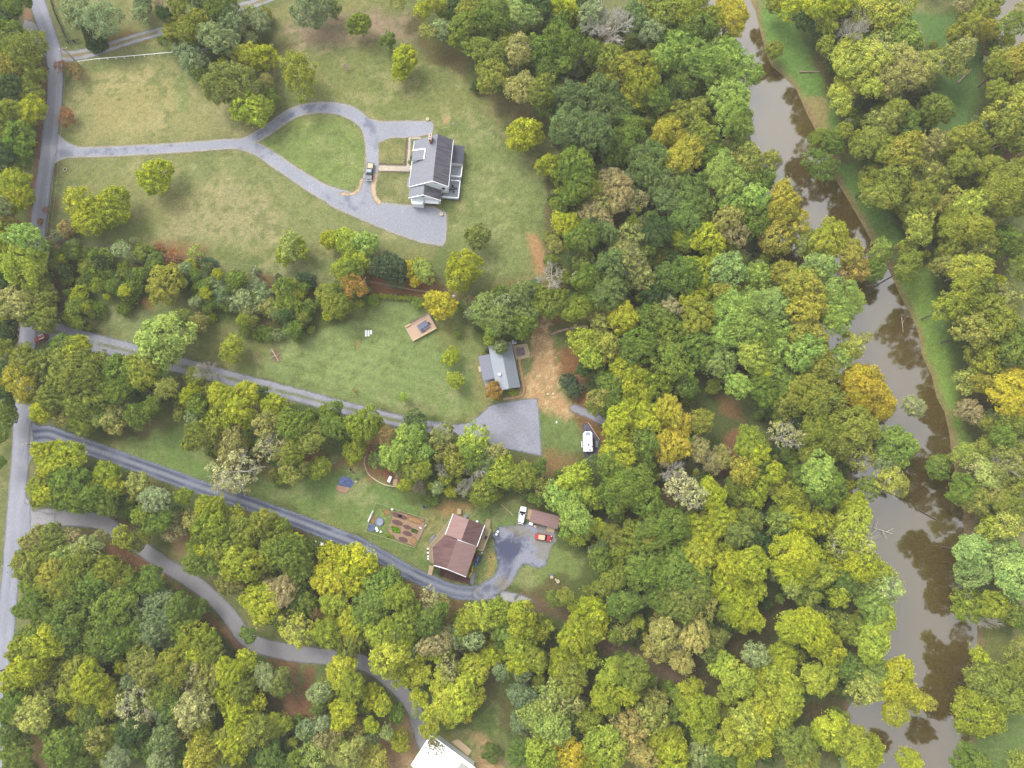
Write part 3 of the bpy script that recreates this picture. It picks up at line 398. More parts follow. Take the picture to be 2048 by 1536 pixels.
# broad meadow tones
mixc((150, 146, 92), .8 * sstep(.42, .62, n1)); mixc((108, 124, 66), .7 * sstep(.5, .7, fbm(X, Y, 9, 51)))
fields = [
 ([(122,150),(250,128),(430,118),(480,200),(470,265),(300,288),(150,290),(122,262)], (156,154,100), 3, 3, .8),
 ([(185,150),(330,135),(372,230),(300,262),(190,272)], (170,160,104), 4, 6, .75),
 ([(350,150),(372,150),(378,225),(355,225)], (112,138,72), 2, 3, .7),
 ([(105,320),(490,308),(620,380),(760,452),(860,492),(640,500),(330,490),(110,450)], (140,146,92), 3, 3, .85),
 ([(300,420),(420,360),(560,390),(570,480),(330,490)], (170,160,116), 5, 6, .7),
 ([(110,330),(330,320),(420,400),(300,470),(180,440)], (150,148,90), 5, 6, .5),
 ([(150,470),(250,430),(320,440),(290,480),(170,490)], (116,128,66), 3, 3, .7),
 ([(500,290),(600,235),(700,232),(735,290),(725,370),(690,385),(640,375),(560,330)], (134,152,84), 3, 2, .9),
 ([(620,200),(900,235),(1010,220),(1060,330),(1090,430),(1040,560),(960,560),(900,480),(930,300),(880,245)], (136,148,88), 4, 4, .8),
 ([(560,90),(850,100),(980,170),(1010,240),(760,230),(560,200)], (132,140,78), 4, 4, .7),
 ([(940,130),(1040,150),(1075,300),(1030,290)], (140,118,78), 4, 5, .5),
 ([(550,60),(610,25),(860,25),(900,80),(740,85),(600,95)], (168,144,120), 3, 4, .85),
 ([(512,95),(600,85),(590,100),(500,110)], (140,112,86), 3, 3, .8),
 ([(190,600),(420,640),(700,590),(960,600),(960,820),(900,850),(760,815),(360,720),(190,640)], (132,150,88), 3, 2, .95),
 ([(520,630),(760,620),(820,740),(700,790),(540,720)], (144,160,98), 5, 4, .7),
 ([(195,600),(300,625),(290,670),(200,650)], (146,148,98), 3, 2, .7),
 ([(300,690),(540,690),(520,740),(380,720)], (122,112,62), 4, 5, .5),
 ([(400,620),(560,650),(500,720),(400,700)], (118,112,60), 5, 5, .6),
 ([(860,630),(950,640),(950,700),(880,690)], (136,124,72), 4, 4, .6),
 ([(1060,800),(1165,850),(1165,930),(1080,940)], (122,142,80), 3, 3, .9),
 ([(1075,700),(1120,640),(1160,670),(1150,740)], (124,138,76), 3, 3, .8),
 ([(250,850),(340,800),(410,880),(440,960),(400,980),(250,920)], (120,146,76), 4, 3, .9),
 ([(500,920),(760,900),(900,1000),(1040,1010),(1030,1150),(870,1150),(620,1050),(500,1000)], (122,144,78), 4, 3, .95),
 ([(600,960),(800,980),(960,1010),(980,1060),(760,1000),(600,990)], (108,140,74), 4, 4, .6),
 ([(640,1020),(740,1070),(720,1090),(620,1050)], (140,142,80), 3, 3, .6),
 ([(840,1010),(900,1000),(880,1100),(840,1100)], (160,146,92), 3, 3, .7),
 ([(1030,1150),(1110,1070),(1180,1120),(1150,1190),(1060,1200),(1000,1180)], (132,148,82), 3, 3, .95),
 ([(900,1340),(1010,1320),(1040,1480),(930,1500)], (112,132,64), 3, 5, .9),
 ([(585,1320),(680,1330),(620,1370)], (104,128,66), 3, 3, .8),
]
for pts, c, s, rg, k in fields: patch(pts, c, s, rg, k)
# mottling of dry tufts inside the meadows
mixc((184, 176, 126), .42 * sstep(.5, .64, n2) * sstep(.42, .62, n4)); mixc((108, 122, 66), .6 * sstep(.5, .64, n3) * sstep(.3, .6, fbm(X, Y, 17, 91)))
# mowing lines on the middle lawn
lawn = sstep(-3, 3, poly_sd(X, Y, PL([(195,600),(420,640),(700,590),(960,600),(960,820),(900,850),(760,815),(360,720)])))
ph = (Y + .30 * X) * 1.9 + 1.2 * n4
colr *= (1 + .055 * np.sin(ph) * lawn)[:, None]
# leaf litter under the woods: wherever crowns stand close together
cnt = np.zeros(len(X)); inner = (np.abs(X) < 400) & (np.abs(Y) < 400)
grid = np.zeros((len(gx), len(gy)))
for t in TREES:
    px, py, r, c, fl, x, y, R, h = t
    rr = R + (4.5 if fl == '' else -.5)
    i0, i1 = np.searchsorted(gx, (x - rr, x + rr)); j0, j1 = np.searchsorted(gy, (y - rr, y + rr))
    if i1 <= i0 or j1 <= j0: continue
    d = np.hypot(GX[i0:i1, j0:j1] - x, GY[i0:i1, j0:j1] - y)
    grid[i0:i1, j0:j1] += (1.0 if fl == '' else .35) * np.clip((rr - d) / 2.0, 0, 1)
cnt = grid.ravel()
wood = sstep(.7, 2.2, cnt + (n2 - .5) * 1.2)
far = sstep(0, 12, np.maximum(np.abs(X) - 178, 0)) + sstep(0, 12, np.maximum(Y - 172, 0)) + sstep(0, 10, np.maximum(-82 - Y, 0))
mixc((112, 104, 66), np.maximum(wood, np.clip(far, 0, 1) * .8)); mixc((92, 112, 54), .8 * np.maximum(wood, np.clip(far, 0, 1)) * sstep(.36, .55, n1))
patches = [
 # lush ground cover beyond the river
 ([(1525,0),(1560,0),(1600,60),(1640,150),(1680,250),(1640,262),(1560,150),(1512,60)], (116,150,72), 2, 2, .95),
 ([(1600,185),(1655,190),(1660,270),(1632,262)], (168,146,98), 2, 2, .8),
 ([(1660,330),(1700,330),(1760,400),(1810,480),(1770,500),(1700,410)], (116,150,72), 2, 2, .95),
 ([(1770,540),(1860,530),(1900,700),(1930,860),(1960,920),(1900,905),(1860,740),(1820,640)], (132,160,72), 2, 2, .95),
 ([(1860,560),(1890,620),(1900,700),(1870,660)], (112,142,72), 2, 2, .9),
 ([(1810,20),(1900,30),(1960,90),(1960,200),(1920,270),(1860,260),(1880,120)], (104,136,72), 3, 3, .95),
 ([(1925,1030),(1975,1010),(1980,1080),(1930,1090)], (150,130,95), 2, 2, .8),
 ([(1950,1240),(2010,1230),(2010,1330),(1950,1330)], (132,136,74), 2, 3, .85),
 ([(1940,1440),(2050,1420),(2050,1540),(1930,1540)], (112,136,72), 2, 3, .9),
 ([(1990,300),(2048,300),(2048,340),(2000,335)], (122,92,72), 2, 2, .9),
 # clearings in the wood
 ([(1380,780),(1430,750),(1500,790),(1510,860),(1480,950),(1440,960),(1390,900)], (92,104,56), 3, 2, .95),
 ([(1420,780),(1480,800),(1495,850),(1440,830)], (140,106,72), 2, 3, .8),
 ([(1445,865),(1480,850),(1475,950),(1435,950)], (150,108,80), 2, 2, .85),
 ([(1360,1300),(1440,1260),(1560,1180),(1620,1200),(1540,1290),(1440,1380),(1370,1390)], (92,84,52), 3, 2, .95),
 ([(1530,1420),(1620,1390),(1700,1400),(1690,1440),(1600,1440)], (110,96,62), 3, 2, .9),
 ([(1560,1400),(1640,1380),(1650,1400),(1580,1415)], (88,118,60), 2, 2, .8),
 ([(60,1470),(110,1450),(110,1540),(50,1540)], (150,124,84), 3, 2, .9),
 # bare soil and straw
 ([(1055,470),(1075,470),(1095,545),(1075,550)], (192,146,104), 2, 2, .85),
 ([(590,1390),(620,1320),(640,1430),(580,1440)], (150,100,76), 3, 4, .85),
 ([(530,1300),(600,1300),(590,1400),(560,1380)], (140,100,74), 3, 4, .8),
 ([(560,1330),(600,1360),(590,1440),(570,1420)], (160,118,92), 2, 3, .8),
 ([(740,590),(860,585),(870,560),(800,545),(740,560)], (146,108,72), 2, 3, .85),
 ([(690,540),(870,560),(930,600),(700,590)], (142,100,70), 3, 3, .7),
 ([(940,600),(1020,560),(1130,560),(1110,600),(1000,600)], (124,96,62), 4, 4, .6),
 ([(1050,640),(1090,628),(1110,700),(1120,780),(1150,820),(1130,835),(1070,800),(1050,770),(1072,720)], (198,160,116), 2, 3.5, .95),
 ([(1040,745),(1075,770),(1100,830),(1070,812),(1045,790)], (196,158,110), 2, 3, .85),
 ([(1110,700),(1150,690),(1175,780),(1200,830),(1150,825),(1125,760)], (150,104,70), 3, 3, .85),
 ([(1060,625),(1180,600),(1200,640),(1060,660)], (140,108,70), 3, 3, .7),
 ([(1140,820),(1190,830),(1215,880),(1190,910),(1160,850)], (140,104,66), 2, 2, .8),
 ([(1090,900),(1160,915),(1140,960),(1090,950)], (150,118,78), 3, 3, .8),
 ([(660,940),(740,860),(800,880),(800,960),(740,960),(720,920)], (150,112,80), 3, 3, .85),
 ([(726,915),(745,925),(770,960),(800,965),(800,930),(760,915)], (156,112,82), 1.5, 1.5, .95),
 ([(690,925),(728,900),(733,930),(700,940)], (166,136,90), 2, 2, .7),
 ([(505,900),(560,870),(600,900),(590,960),(540,960),(505,930)], (130,112,74), 3, 3, .7),
 ([(600,880),(640,890),(645,930),(590,935)], (136,100,66), 2, 3, .8),
 ([(330,1060),(400,1060),(400,1120),(350,1110)], (176,142,104), 2, 3, .85),
 ([(205,1090),(300,1110),(340,1160),(300,1155),(220,1120)], (158,112,84), 2, 3, .85),
 ([(340,1160),(400,1210),(470,1270),(520,1300),(500,1310),(440,1270),(370,1200)], (164,124,96), 1.5, 2, .85),
 ([(490,1190),(520,1200),(515,1240),(485,1230)], (172,150,104), 2, 2, .8),
 ([(815,1440),(835,1480),(830,1540),(690,1540),(760,1500)], (180,150,112), 2, 2, .9),
 ([(690,1480),(790,1460),(800,1530),(700,1530)], (164,130,96), 3, 3, .8),
 ([(930,1465),(965,1460),(1000,1520),(1010,1540),(950,1540),(960,1490)], (196,160,118), 2, 3, .8),
 ([(880,1190),(930,1200),(930,1260),(880,1240)], (140,112,74), 3, 3, .8),
 ([(740,1130),(860,1180),(900,1215),(860,1220),(760,1160)], (140,118,76), 2, 3, .8),
 ([(470,1110),(640,1100),(720,1130),(640,1120)], (122,104,60), 3, 3, .6),
 ([(20,700),(34,480),(60,480),(52,690)], (110,80,60), 2, 2, .8),
 ([(80,120),(95,130),(88,300),(64,440),(58,430),(72,300)], (140,98,76), 1.5, 1.5, .85),
 ([(60,0),(66,60),(52,40),(48,0)], (168,132,104), 1.5, 1.5, .8),
 ([(100,570),(128,570),(120,640),(98,640)], (112,80,60), 2, 2, .85),
 ([(300,480),(420,490),(400,530),(300,520)], (152,112,78), 3, 3, .7),
 ([(270,595),(300,590),(305,620),(280,610)], (184,138,92), 1.5, 2, .8),
 ([(440,560),(540,550),(530,600),(450,600)], (132,100,66), 3, 3, .6),
 ([(200,80),(260,60),(300,80),(240,95)], (140,100,60), 3, 2, .7),
 ([(90,490),(160,520),(110,460)], (150,116,92), 2, 2, .8),
 ([(930,690),(965,740),(958,800),(945,790),(948,740)], (158,146,98), 2, 2, .6),
 ([(885,235),(900,232),(898,246),(886,248)], (186,160,116), 1, 1, .9),
 ([(870,1020),(900,1000),(940,1010),(930,1020),(890,1030)], (184,146,98), 1.5, 2, .8),
 ([(980,1100),(992,1110),(985,1150),(976,1150)], (190,158,100), 1, 1.5, .7),
 ([(738,1155),(775,1170),(840,1195),(900,1160),(770,1130)], (140,146,82), 2, 2, .0),
 ([(543,700),(560,700),(562,722),(544,722)], (130,104,86), 1, 1, .9),
 ([(712,680),(722,680),(720,700),(712,698)], (176,146,92), .8, .8, .7),
]
for pts, c, s, rg, k in patches:
    if k: patch(pts, c, s * .6, rg * .8, k)
nf = fbm(X, Y, 1.3, 61, 2, .9)
so = poly_sd(X, Y, PL([(1050,640),(1090,628),(1110,700),(1120,780),(1150,820),(1130,835),(1070,800),(1040,770),(1072,720)]))
mixc((222, 192, 146), .7 * sstep(.52, .66, nf) * sstep(-3, 1, so)); mixc((150, 142, 92), .6 * sstep(.56, .7, n3) * sstep(-3, 1, so))
# woodland trails and narrow strips
for pts, c, hw in [
 ([(1050,1200),(1100,1212),(1150,1240),(1205,1285),(1260,1320),(1330,1345),(1400,1375)], (122,104,78), 2.2),
 ([(1190,1270),(1260,1300),(1340,1350),(1370,1375)], (134,112,90), .7),
 ([(1180,1265),(1240,1305),(1310,1350)], (134,112,90), .6)]:
    patch(pts, c, .8, .8, .85, strip=hw)
# wet mud and sand at the water's edge, bed below
mixc((150, 128, 92), .85 * sstep(-2.2, -.4, rsd + (n2 - .5) * 2.0)); mixc((92, 74, 46), sstep(0, 1.5, rsd))
colr = np.clip(colr * KA * .93, 0, 1)
V = np.stack([X, Y, Z], 1)
nx, ny = len(gx), len(gy); I = np.arange(nx * ny).reshape(nx, ny)
Qd = np.stack([I[:-1, :-1], I[1:, :-1], I[1:, 1:], I[:-1, 1:]], -1).reshape(-1, 4)
gm = fast_mesh('ground', V, Qd, {'soil': np.concatenate([colr, np.ones((len(X), 1))], 1)})
gm.polygons.foreach_set('use_smooth', np.ones(len(Qd), bool))
M_ground = vc_mat('grass_and_soil', n1=.8, a1=.5, n2=2.6, a2=.6, bump=.6)
tag(link('ground', gm, M_ground), kind='structure')

# ---------------------------------------------------------------- water
def water_mat():
    m = bpy.data.materials.new('river_water'); m.use_nodes = True; nt = m.node_tree; N = nt.nodes.new; Lk = nt.links.new
    nt.nodes.remove(nt.nodes['Principled BSDF']); out = nt.nodes['Material Output']
    geo = N('ShaderNodeNewGeometry'); n = N('ShaderNodeTexNoise'); n.inputs['Scale'].default_value = .05; n.inputs['Detail'].default_value = 3; Lk(geo.outputs['Position'], n.inputs['Vector'])
    mx = N('ShaderNodeMix'); mx.data_type = 'RGBA'; mx.inputs['A'].default_value = (*alb(86, 72, 34), 1); mx.inputs['B'].default_value = (*alb(100, 84, 44), 1); Lk(n.outputs['Fac'], mx.inputs['Factor'])
    df = N('ShaderNodeBsdfDiffuse'); gl = N('ShaderNodeBsdfGlossy'); gl.inputs['Roughness'].default_value = .07; gl.inputs['Color'].default_value = (.98, .96, .93, 1)
    Lk(mx.outputs['Result'], df.inputs[0])
    w_ = N('ShaderNodeTexNoise'); w_.inputs['Scale'].default_value = 1.6; w_.inputs['Detail'].default_value = 2; Lk(geo.outputs['Position'], w_.inputs['Vector'])
    bp = N('ShaderNodeBump'); bp.inputs['Strength'].default_value = .06; bp.inputs['Distance'].default_value = .1; Lk(w_.outputs['Fac'], bp.inputs['Height']); Lk(bp.outputs[0], gl.inputs['Normal'])
    lw = N('ShaderNodeFresnel'); lw.inputs['IOR'].default_value = WATER_IOR; Lk(bp.outputs[0], lw.inputs['Normal'])
    ms = N('ShaderNodeMixShader'); Lk(lw.outputs[0], ms.inputs[0]); Lk(df.outputs[0], ms.inputs[1]); Lk(gl.outputs[0], ms.inputs[2]); Lk(ms.outputs[0], out.inputs[0]); return m
WATER_IOR = 2.6
wm = water_mat()
def sheet_poly(name, pts, z, m):
    mb = MB(); mb.add([(x, y, z) for x, y in pts], [tuple(range(len(pts)))]); o = mb.obj(name, m); return o
# wider than the channel; the banks rise through it
def grow(P_, d):
    c = P_.mean(0); out = []
    n = len(P_)
    for i in range(n):
        a, b = P_[i - 1], P_[(i + 1) % n]; t = (b - a) / (np.linalg.norm(b - a) + 1e-9); out.append(P_[i] + d * np.array([t[1], -t[0]]))
    return np.array(out)
def area(P_): return .5 * sum(P_[i - 1][0] * P_[i][1] - P_[i][0] * P_[i - 1][1] for i in range(len(P_)))
for nm, R_ in (('river', RIV), ('side_channel_water', POND)):
    G_ = grow(R_, 2.0 if area(R_) > 0 else -2.0)
    if area(G_) < 0: G_ = G_[::-1]
    tag(sheet_poly(nm, G_, -1.5, wm), kind='structure')

# ---------------------------------------------------------------- roads and drives: ragged-edged gravel and worn asphalt sheets
M_road = vc_mat('worn_asphalt', rough=.9, n1=1.2, a1=.16, n2=5, a2=.24, bump=.1, alpha=True)
M_grav = vc_mat('loose_gravel', rough=.95, n1=1.6, a1=.26, n2=5, a2=.45, bump=.4, alpha=True)
def surface(name, z, m, colfn, strips=(), polys=(), holes=(), cell=.38, rag=.35, soft=.3):
    """strips: (picture points, half width in m or list); polys, holes: picture points"""
    st = [(smooth_line([tuple(p) for p in PL(s)], 5), h) for s, h in strips]; po = [PL(p) for p in polys]; ho = [PL(p) for p in holes]
    allp = np.array([p for s, _ in st for p in s] + [p for q in po for p in q])
    x0, y0 = allp.min(0) - 6; x1, y1 = allp.max(0) + 6
    ax = np.arange(x0, x1, cell); ay = np.arange(y0, y1, cell); A, B = np.meshgrid(ax, ay, indexing='ij'); shp = A.shape; A = A.ravel(); B = B.ravel()
    sd = np.full(A.shape, -1e9); lat = np.full(A.shape, 99.); alo = np.zeros(A.shape)
    for s, h in st:
        if not np.isscalar(h):
            h = list(np.interp(np.linspace(0, len(h) - 1, len(s)), range(len(h)), h))
        d, l, a = strip_sd(A, B, s, h)
        k = d > sd; sd = np.where(k, d, sd); lat = np.where(k, l, lat); alo = np.where(k, a, alo)
    for p in po:
        d = poly_sd(A, B, p); k = d > sd; sd = np.maximum(sd, d)
    for p in ho: sd = np.minimum(sd, -poly_sd(A, B, p))
    e = fbm(A, B, 2.0, 77, 4, .7)
    al = sstep(-soft, soft, sd + (e - .5) * 2 * rag)
    rgb = colfn(A, B, sd, lat, alo, e)
    if rgb.shape[1] == 4: al = al * rgb[:, 3]; rgb = rgb[:, :3]
    keep = (al > .02).reshape(shp); kc = keep[:-1, :-1] | keep[1:, :-1] | keep[1:, 1:] | keep[:-1, 1:]
    I = np.arange(len(A)).reshape(shp); q = np.stack([I[:-1, :-1], I[1:, :-1], I[1:, 1:], I[:-1, 1:]], -1)[kc]
    us, inv = np.unique(q.ravel(), return_inverse=True); q = inv.reshape(-1, 4)
    me = fast_mesh(name, np.stack([A[us], B[us], np.full(len(us), z)], 1), q, {'soil': np.concatenate([rgb[us] * KA, al[us, None]], 1)})
    return tag(link(name, me, m), kind='structure')
def cmix(a, b, k): k = np.clip(k, 0, 1)[:, None]; return a * (1 - k) + b * k
def tone(n, c): return np.tile(lin(c), (n, 1))
def road_col(A, B, sd, lat, alo, e):
    c = tone(len(A), (156, 158, 170)); n = fbm(A, B, 9, 5)
    for o_, w_, cc, k in ((-1.2, .35, (176, 178, 192), .5), (1.2, .35, (178, 180, 194), .5), (0, .5, (146, 149, 166), .45), (.55, .12, (188, 190, 204), .35), (2.0, .3, (146, 148, 160), .3)):
        c = cmix(c, lin(cc), k * np.exp(-((lat - o_) / w_) ** 2) * sstep(.25, .6, fbm(A, B, 4, int(o_ * 10) + 60)))
    return cmix(c, lin((176, 176, 184)), .5 * sstep(.5, .7, n))
def drive1_col(A, B, sd, lat, alo, e):
    c = tone(len(A), (162, 165, 176)); n = fbm(A, B, 7, 8); n2_ = fbm(A, B, 3, 9)
    c = cmix(c, lin((122, 127, 146)), .8 * sstep(.52, .68, n2_) * sstep(2.6, 1.2, np.abs(lat - .2)))
    c = cmix(c, lin((174, 176, 188)), .6 * sstep(.5, .68, n))
    return cmix(c, lin((190, 178, 150)), .75 * sstep(.7, .1, sd))
def track_col(g=(122, 128, 78), base=(164, 165, 174), half=.38):
    def f(A, B, sd, lat, alo, e):
        c = tone(len(A), base); n = fbm(A, B, 3, 14)
        c = cmix(c, lin((138, 140, 150)), .5 * sstep(.5, .65, n))
        k = sstep(half + .25, half - .2, np.abs(lat) + (e - .5) * .8) * sstep(.25, .5, n + .12)
        return cmix(c, lin(g), .9 * k)
    return f
def drive3_col(A, B, sd, lat, alo, e):
    c = tone(len(A), (152, 158, 174)); n = fbm(A, B, 2.5, 15); w = fbm(A, B, 9, 16)
    for o_ in (-.95, .95): c = cmix(c, lin((82, 88, 112)), .95 * np.exp(-((lat - o_) / .52) ** 2) * sstep(.15, .42, n * .6 + w * .5))
    c = cmix(c, lin((156, 158, 160)), .6 * np.exp(-(lat / .3) ** 2))
    return cmix(c, lin((150, 156, 174)), .4 * sstep(.5, .7, w))
def yard_col(A, B, sd, lat, alo, e):
    c = tone(len(A), (156, 159, 174)); n = fbm(A, B, 5, 18); n_ = fbm(A, B, 1.6, 19)
    q = np.array(P(1003, 1100)); d = np.hypot(A - q[0], (B - q[1]))
    q2 = np.array(P(1018, 1095)); d2 = np.hypot(A - q2[0], B - q2[1])
    c = cmix(c, lin((76, 82, 110)), .9 * sstep(5.5, 1.5, np.minimum(d, d2) + (n_ - .5) * 12))
    k = np.abs(lat) < 5
    c = np.where(k[:, None], cmix(c, lin((84, 90, 116)), .7 * np.exp(-((np.abs(lat) - .6) / .9) ** 2) * sstep(.35, .6, n_)), c)
    c = cmix(c, lin((150, 142, 118)), .6 * sstep(.5, .62, n) * sstep(2.5, 4.5, np.minimum(d, d2)))
    return c
def plain_col(base, alt, k=.5, s=4, seed=23):
    def f(A, B, sd, lat, alo, e): return cmix(tone(len(A), base), lin(alt), k * sstep(.45, .65, fbm(A, B, s, seed)))
    return f
def thin_col(base, alt, seed=23, thr=.45):
    def f(A, B, sd, lat, alo, e):
        n = fbm(A, B, 2.5, seed); c = cmix(tone(len(A), base), lin(alt), .6 * sstep(.45, .65, fbm(A, B, 4, seed + 3)))
        return np.concatenate([c, sstep(thr - .12, thr + .1, n)[:, None]], 1)
    return f
surface('main_road', .060, M_road, road_col, strips=[([(62,-60),(74,0),(90,50),(106,100),(111,150),(109,200),(102,250),(97,300),(90,350),(83,400),(77,450),(68,520),(60,600),(56,660),(51,730),(47,800),(43,860),(40,920),(35,980),(31,1030),(24,1120),(14,1230),(6,1330),(0,1420),(-8,1520),(-20,1600)], 2.35)],
        polys=[[(38,1000),(60,1010),(62,1065),(45,1100),(28,1110)]], rag=.15)
surface('gravel_pull_off', .045, M_grav, plain_col((164,164,168), (182,180,180)), polys=[[(38,60),(50,38),(70,46),(92,70),(104,120),(90,112),(62,82)]], rag=.6)
surface('roadside_gravel', .045, M_grav, plain_col((170,168,170), (150,150,150)), polys=[[(48,860),(62,840),(70,905),(58,930),(50,990),(58,1000),(66,1022),(110,1030),(112,1048),(75,1055),(62,1065),(46,1105),(36,1108),(38,980),(44,900)]], rag=.5)
surface('looped_driveway', .040, M_grav, drive1_col, rag=.22,
  strips=[([(104,304),(150,304),(200,304),(300,299),(380,294),(440,289),(485,287)], 1.75),
          ([(470,288),(500,280),(535,260),(580,229),(620,217),(664,216),(700,225),(728,245),(740,270),(744,300),(744,340),(738,370),(728,395)], [1.5,1.6,1.9,1.9,1.9,1.95,2.1,2.2,2.1,2.1,2.1,2.1,2.0,2.0,2.2]),
          ([(470,288),(510,297),(545,318),(580,342),(620,368),(650,385),(690,400),(730,420)], [1.6,2.0,2.2,2.2,2.3,2.5,3.0,3.4])],
  polys=[[(104,262),(122,272),(135,284),(155,292),(155,316),(135,316),(118,322),(104,332)],
         [(720,232),(745,238),(762,242),(812,241),(862,242),(868,249),(866,268),(828,276),(780,277),(765,283),(752,290),(745,260)],
         [(668,385),(700,389),(718,378),(728,345),(756,345),(752,370),(751,390),(760,403),(780,406),(822,410),(870,412),(892,425),(894,432),(893,480),(886,493),(845,487),(780,465),(712,436),(662,414),(640,395)]])
surface('middle_driveway', .035, M_grav, track_col(), rag=.25,
  strips=[([(58,668),(85,664),(115,664),(150,676),(200,688),(280,708),(370,733),(440,752),(520,772),(600,792),(700,818),(780,838),(850,853),(900,860)], [2.6,2.6,2.2,1.75,1.65])])
surface('parking_pad', .047, M_grav, plain_col((162,164,176), (148,150,160), .7, 5, 28), rag=.3,
  polys=[[(862,847),(915,850),(938,846),(960,830),(978,812),(1005,805),(1050,799),(1074,797),(1079,840),(1083,912),(1040,903),(980,890),(925,872),(870,864)]])
surface('lower_driveway', .035, M_grav, drive3_col, rag=.2,
  strips=[([(58,872),(95,868),(130,880),(200,903),(300,938),(400,974),(470,997),(512,1012),(590,1040),(690,1078),(730,1095),(800,1135),(850,1160),(900,1180),(940,1186),(975,1180),(1003,1160),(1015,1135)], [2.4,2.2,1.9,1.8,1.8,1.8,1.8,1.8,1.8,1.9,2.0])],
  polys=[[(58,842),(70,846),(90,862),(100,885),(75,890),(64,905),(56,920)]])
surface('gravel_yard', .043, M_grav, yard_col, rag=.7, soft=.5,
  strips=[([(960,1186),(990,1172),(1010,1150),(1017,1120),(1012,1090)], [2.0,2.3,2.8,3.2])],
  polys=[[(982,1070),(1000,1055),(1035,1050),(1060,1045),(1112,1060),(1112,1080),(1100,1100),(1092,1128),(1080,1138),(1062,1130),(1045,1128),(1035,1140),(1020,1150),(1000,1140),(996,1110)]])
surface('gravel_spill', .031, M_grav, thin_col((178,178,184), (196,190,180)), polys=[[(955,1190),(1000,1180),(1040,1190),(1065,1200),(1040,1206),(990,1200)]], rag=.6)
surface('wooded_lane', .037, M_road, plain_col((154,152,156), (168,166,168), .5, 5, 33), rag=.2,
  strips=[([(60,1045),(90,1036),(150,1036),(200,1043),(240,1068),(285,1098),(330,1130),(380,1160),(425,1195),(465,1240),(485,1270),(515,1290),(580,1305),(640,1312),(700,1318),(745,1335),(790,1370),(820,1405),(838,1445),(845,1480),(856,1500)], [2.6,2.2,1.9,1.9,1.9,2.0,2.1,1.9,1.9,1.9,1.8])])
surface('two_track_drive', .033, M_grav, track_col((140,128,82), (168,168,172), .45), rag=.2,
  strips=[([(112,108),(140,112),(180,105),(215,95),(260,80),(325,62),(400,42),(460,20),(512,6),(560,-12)], [1.9,1.5,1.45])])
surface('side_gravel_lane', .036, M_grav, plain_col((164,164,172), (150,150,158)), rag=.3, strips=[([(1148,817),(1165,823),(1185,832),(1210,845),(1250,862)], 1.1)])
surface('camper_pad', .034, M_road, plain_col((112,106,122), (128,124,138)), rag=.05, polys=[[(1166,848),(1177,848),(1200,882),(1200,925),(1172,925),(1168,900)]])
surface('front_walk', .045, M_grav, plain_col((206,194,176), (190,180,164)), rag=.08, soft=.15,
  polys=[[(756,331),(756,342),(828,343),(828,332)], [(817,277),(822,277),(820,333),(813,333)], [(817,274),(842,274),(842,278),(817,278)]], cell=.3)
surface('house_mulch_strip', .038, M_grav, plain_col((118,98,84), (140,120,100), .5, 2), rag=.25, soft=.2, polys=[[(813,274),(817,274),(813,334),(808,334)], [(756,327),(812,328),(812,331),(756,331)], [(756,342),(822,343),(822,346),(756,344)]], cell=.3)
surface('driveway_stone_edge', .050, M_grav, plain_col((206,184,152), (180,156,126), .6, 1.2), rag=.4, soft=.2,
  strips=[([(752,350),(747,370),(749,392),(758,405)], .65), ([(724,360),(718,378),(704,388),(682,388)], .5)], cell=.3)
surface('cottage_path', .046, M_grav, plain_col((206,172,130), (190,158,120), .5, 1.5), rag=.06, soft=.15,
  strips=[([(1038,716),(1040,730),(1045,760),(1048,775),(1047,785),(1040,792),(1025,795),(1008,798)], .42)], cell=.28)
surface('mulch_bed', .041, M_grav, plain_col((98,68,62), (80,56,52), .5, 1.5), rag=.25, soft=.2, polys=[[(868,1128),(895,1136),(932,1152),(943,1160),(941,1169),(912,1162),(884,1152),(872,1140)]], cell=.3)
surface('slab_patio', .044, M_road, plain_col((150,152,160), (136,138,146), .5, 1.5), rag=.05, soft=.1, polys=[[(940,1147),(952,1142),(947,1168),(941,1169)]], cell=.28)
surface('vegetable_garden_soil', .038, M_grav, plain_col((168,138,120), (176,146,110), .6, 3), rag=.3,
  polys=[[(784,1032),(790,1022),(820,1030),(850,1038),(848,1060),(838,1080),(826,1092),(792,1080),(776,1062)]], cell=.3)
surface('garden_rust_soil', .043, M_grav, thin_col((168,132,92), (178,142,96), 43, .4), rag=.5, cell=.3,
  polys=[[(815,1030),(850,1042),(842,1050),(815,1042)], [(822,1085),(830,1065),(836,1070),(830,1092)], [(764,1020),(778,1018),(784,1028),(772,1032)], [(740,1035),(748,1030),(750,1045),(742,1048)]])
surface('swing_dirt_square', .040, M_grav, plain_col((178,144,120), (164,132,108)), rag=.1, soft=.2, polys=[[(673,970),(700,970),(700,980),(690,988),(672,980)]], cell=.3)
surface('stepping_trail', .046, M_grav, plain_col((184,156,136), (160,132,110), .6, 1.5), rag=.1, soft=.15, strips=[([(1102,669),(1120,662),(1140,657),(1155,654),(1174,653)], .42)], cell=.28)
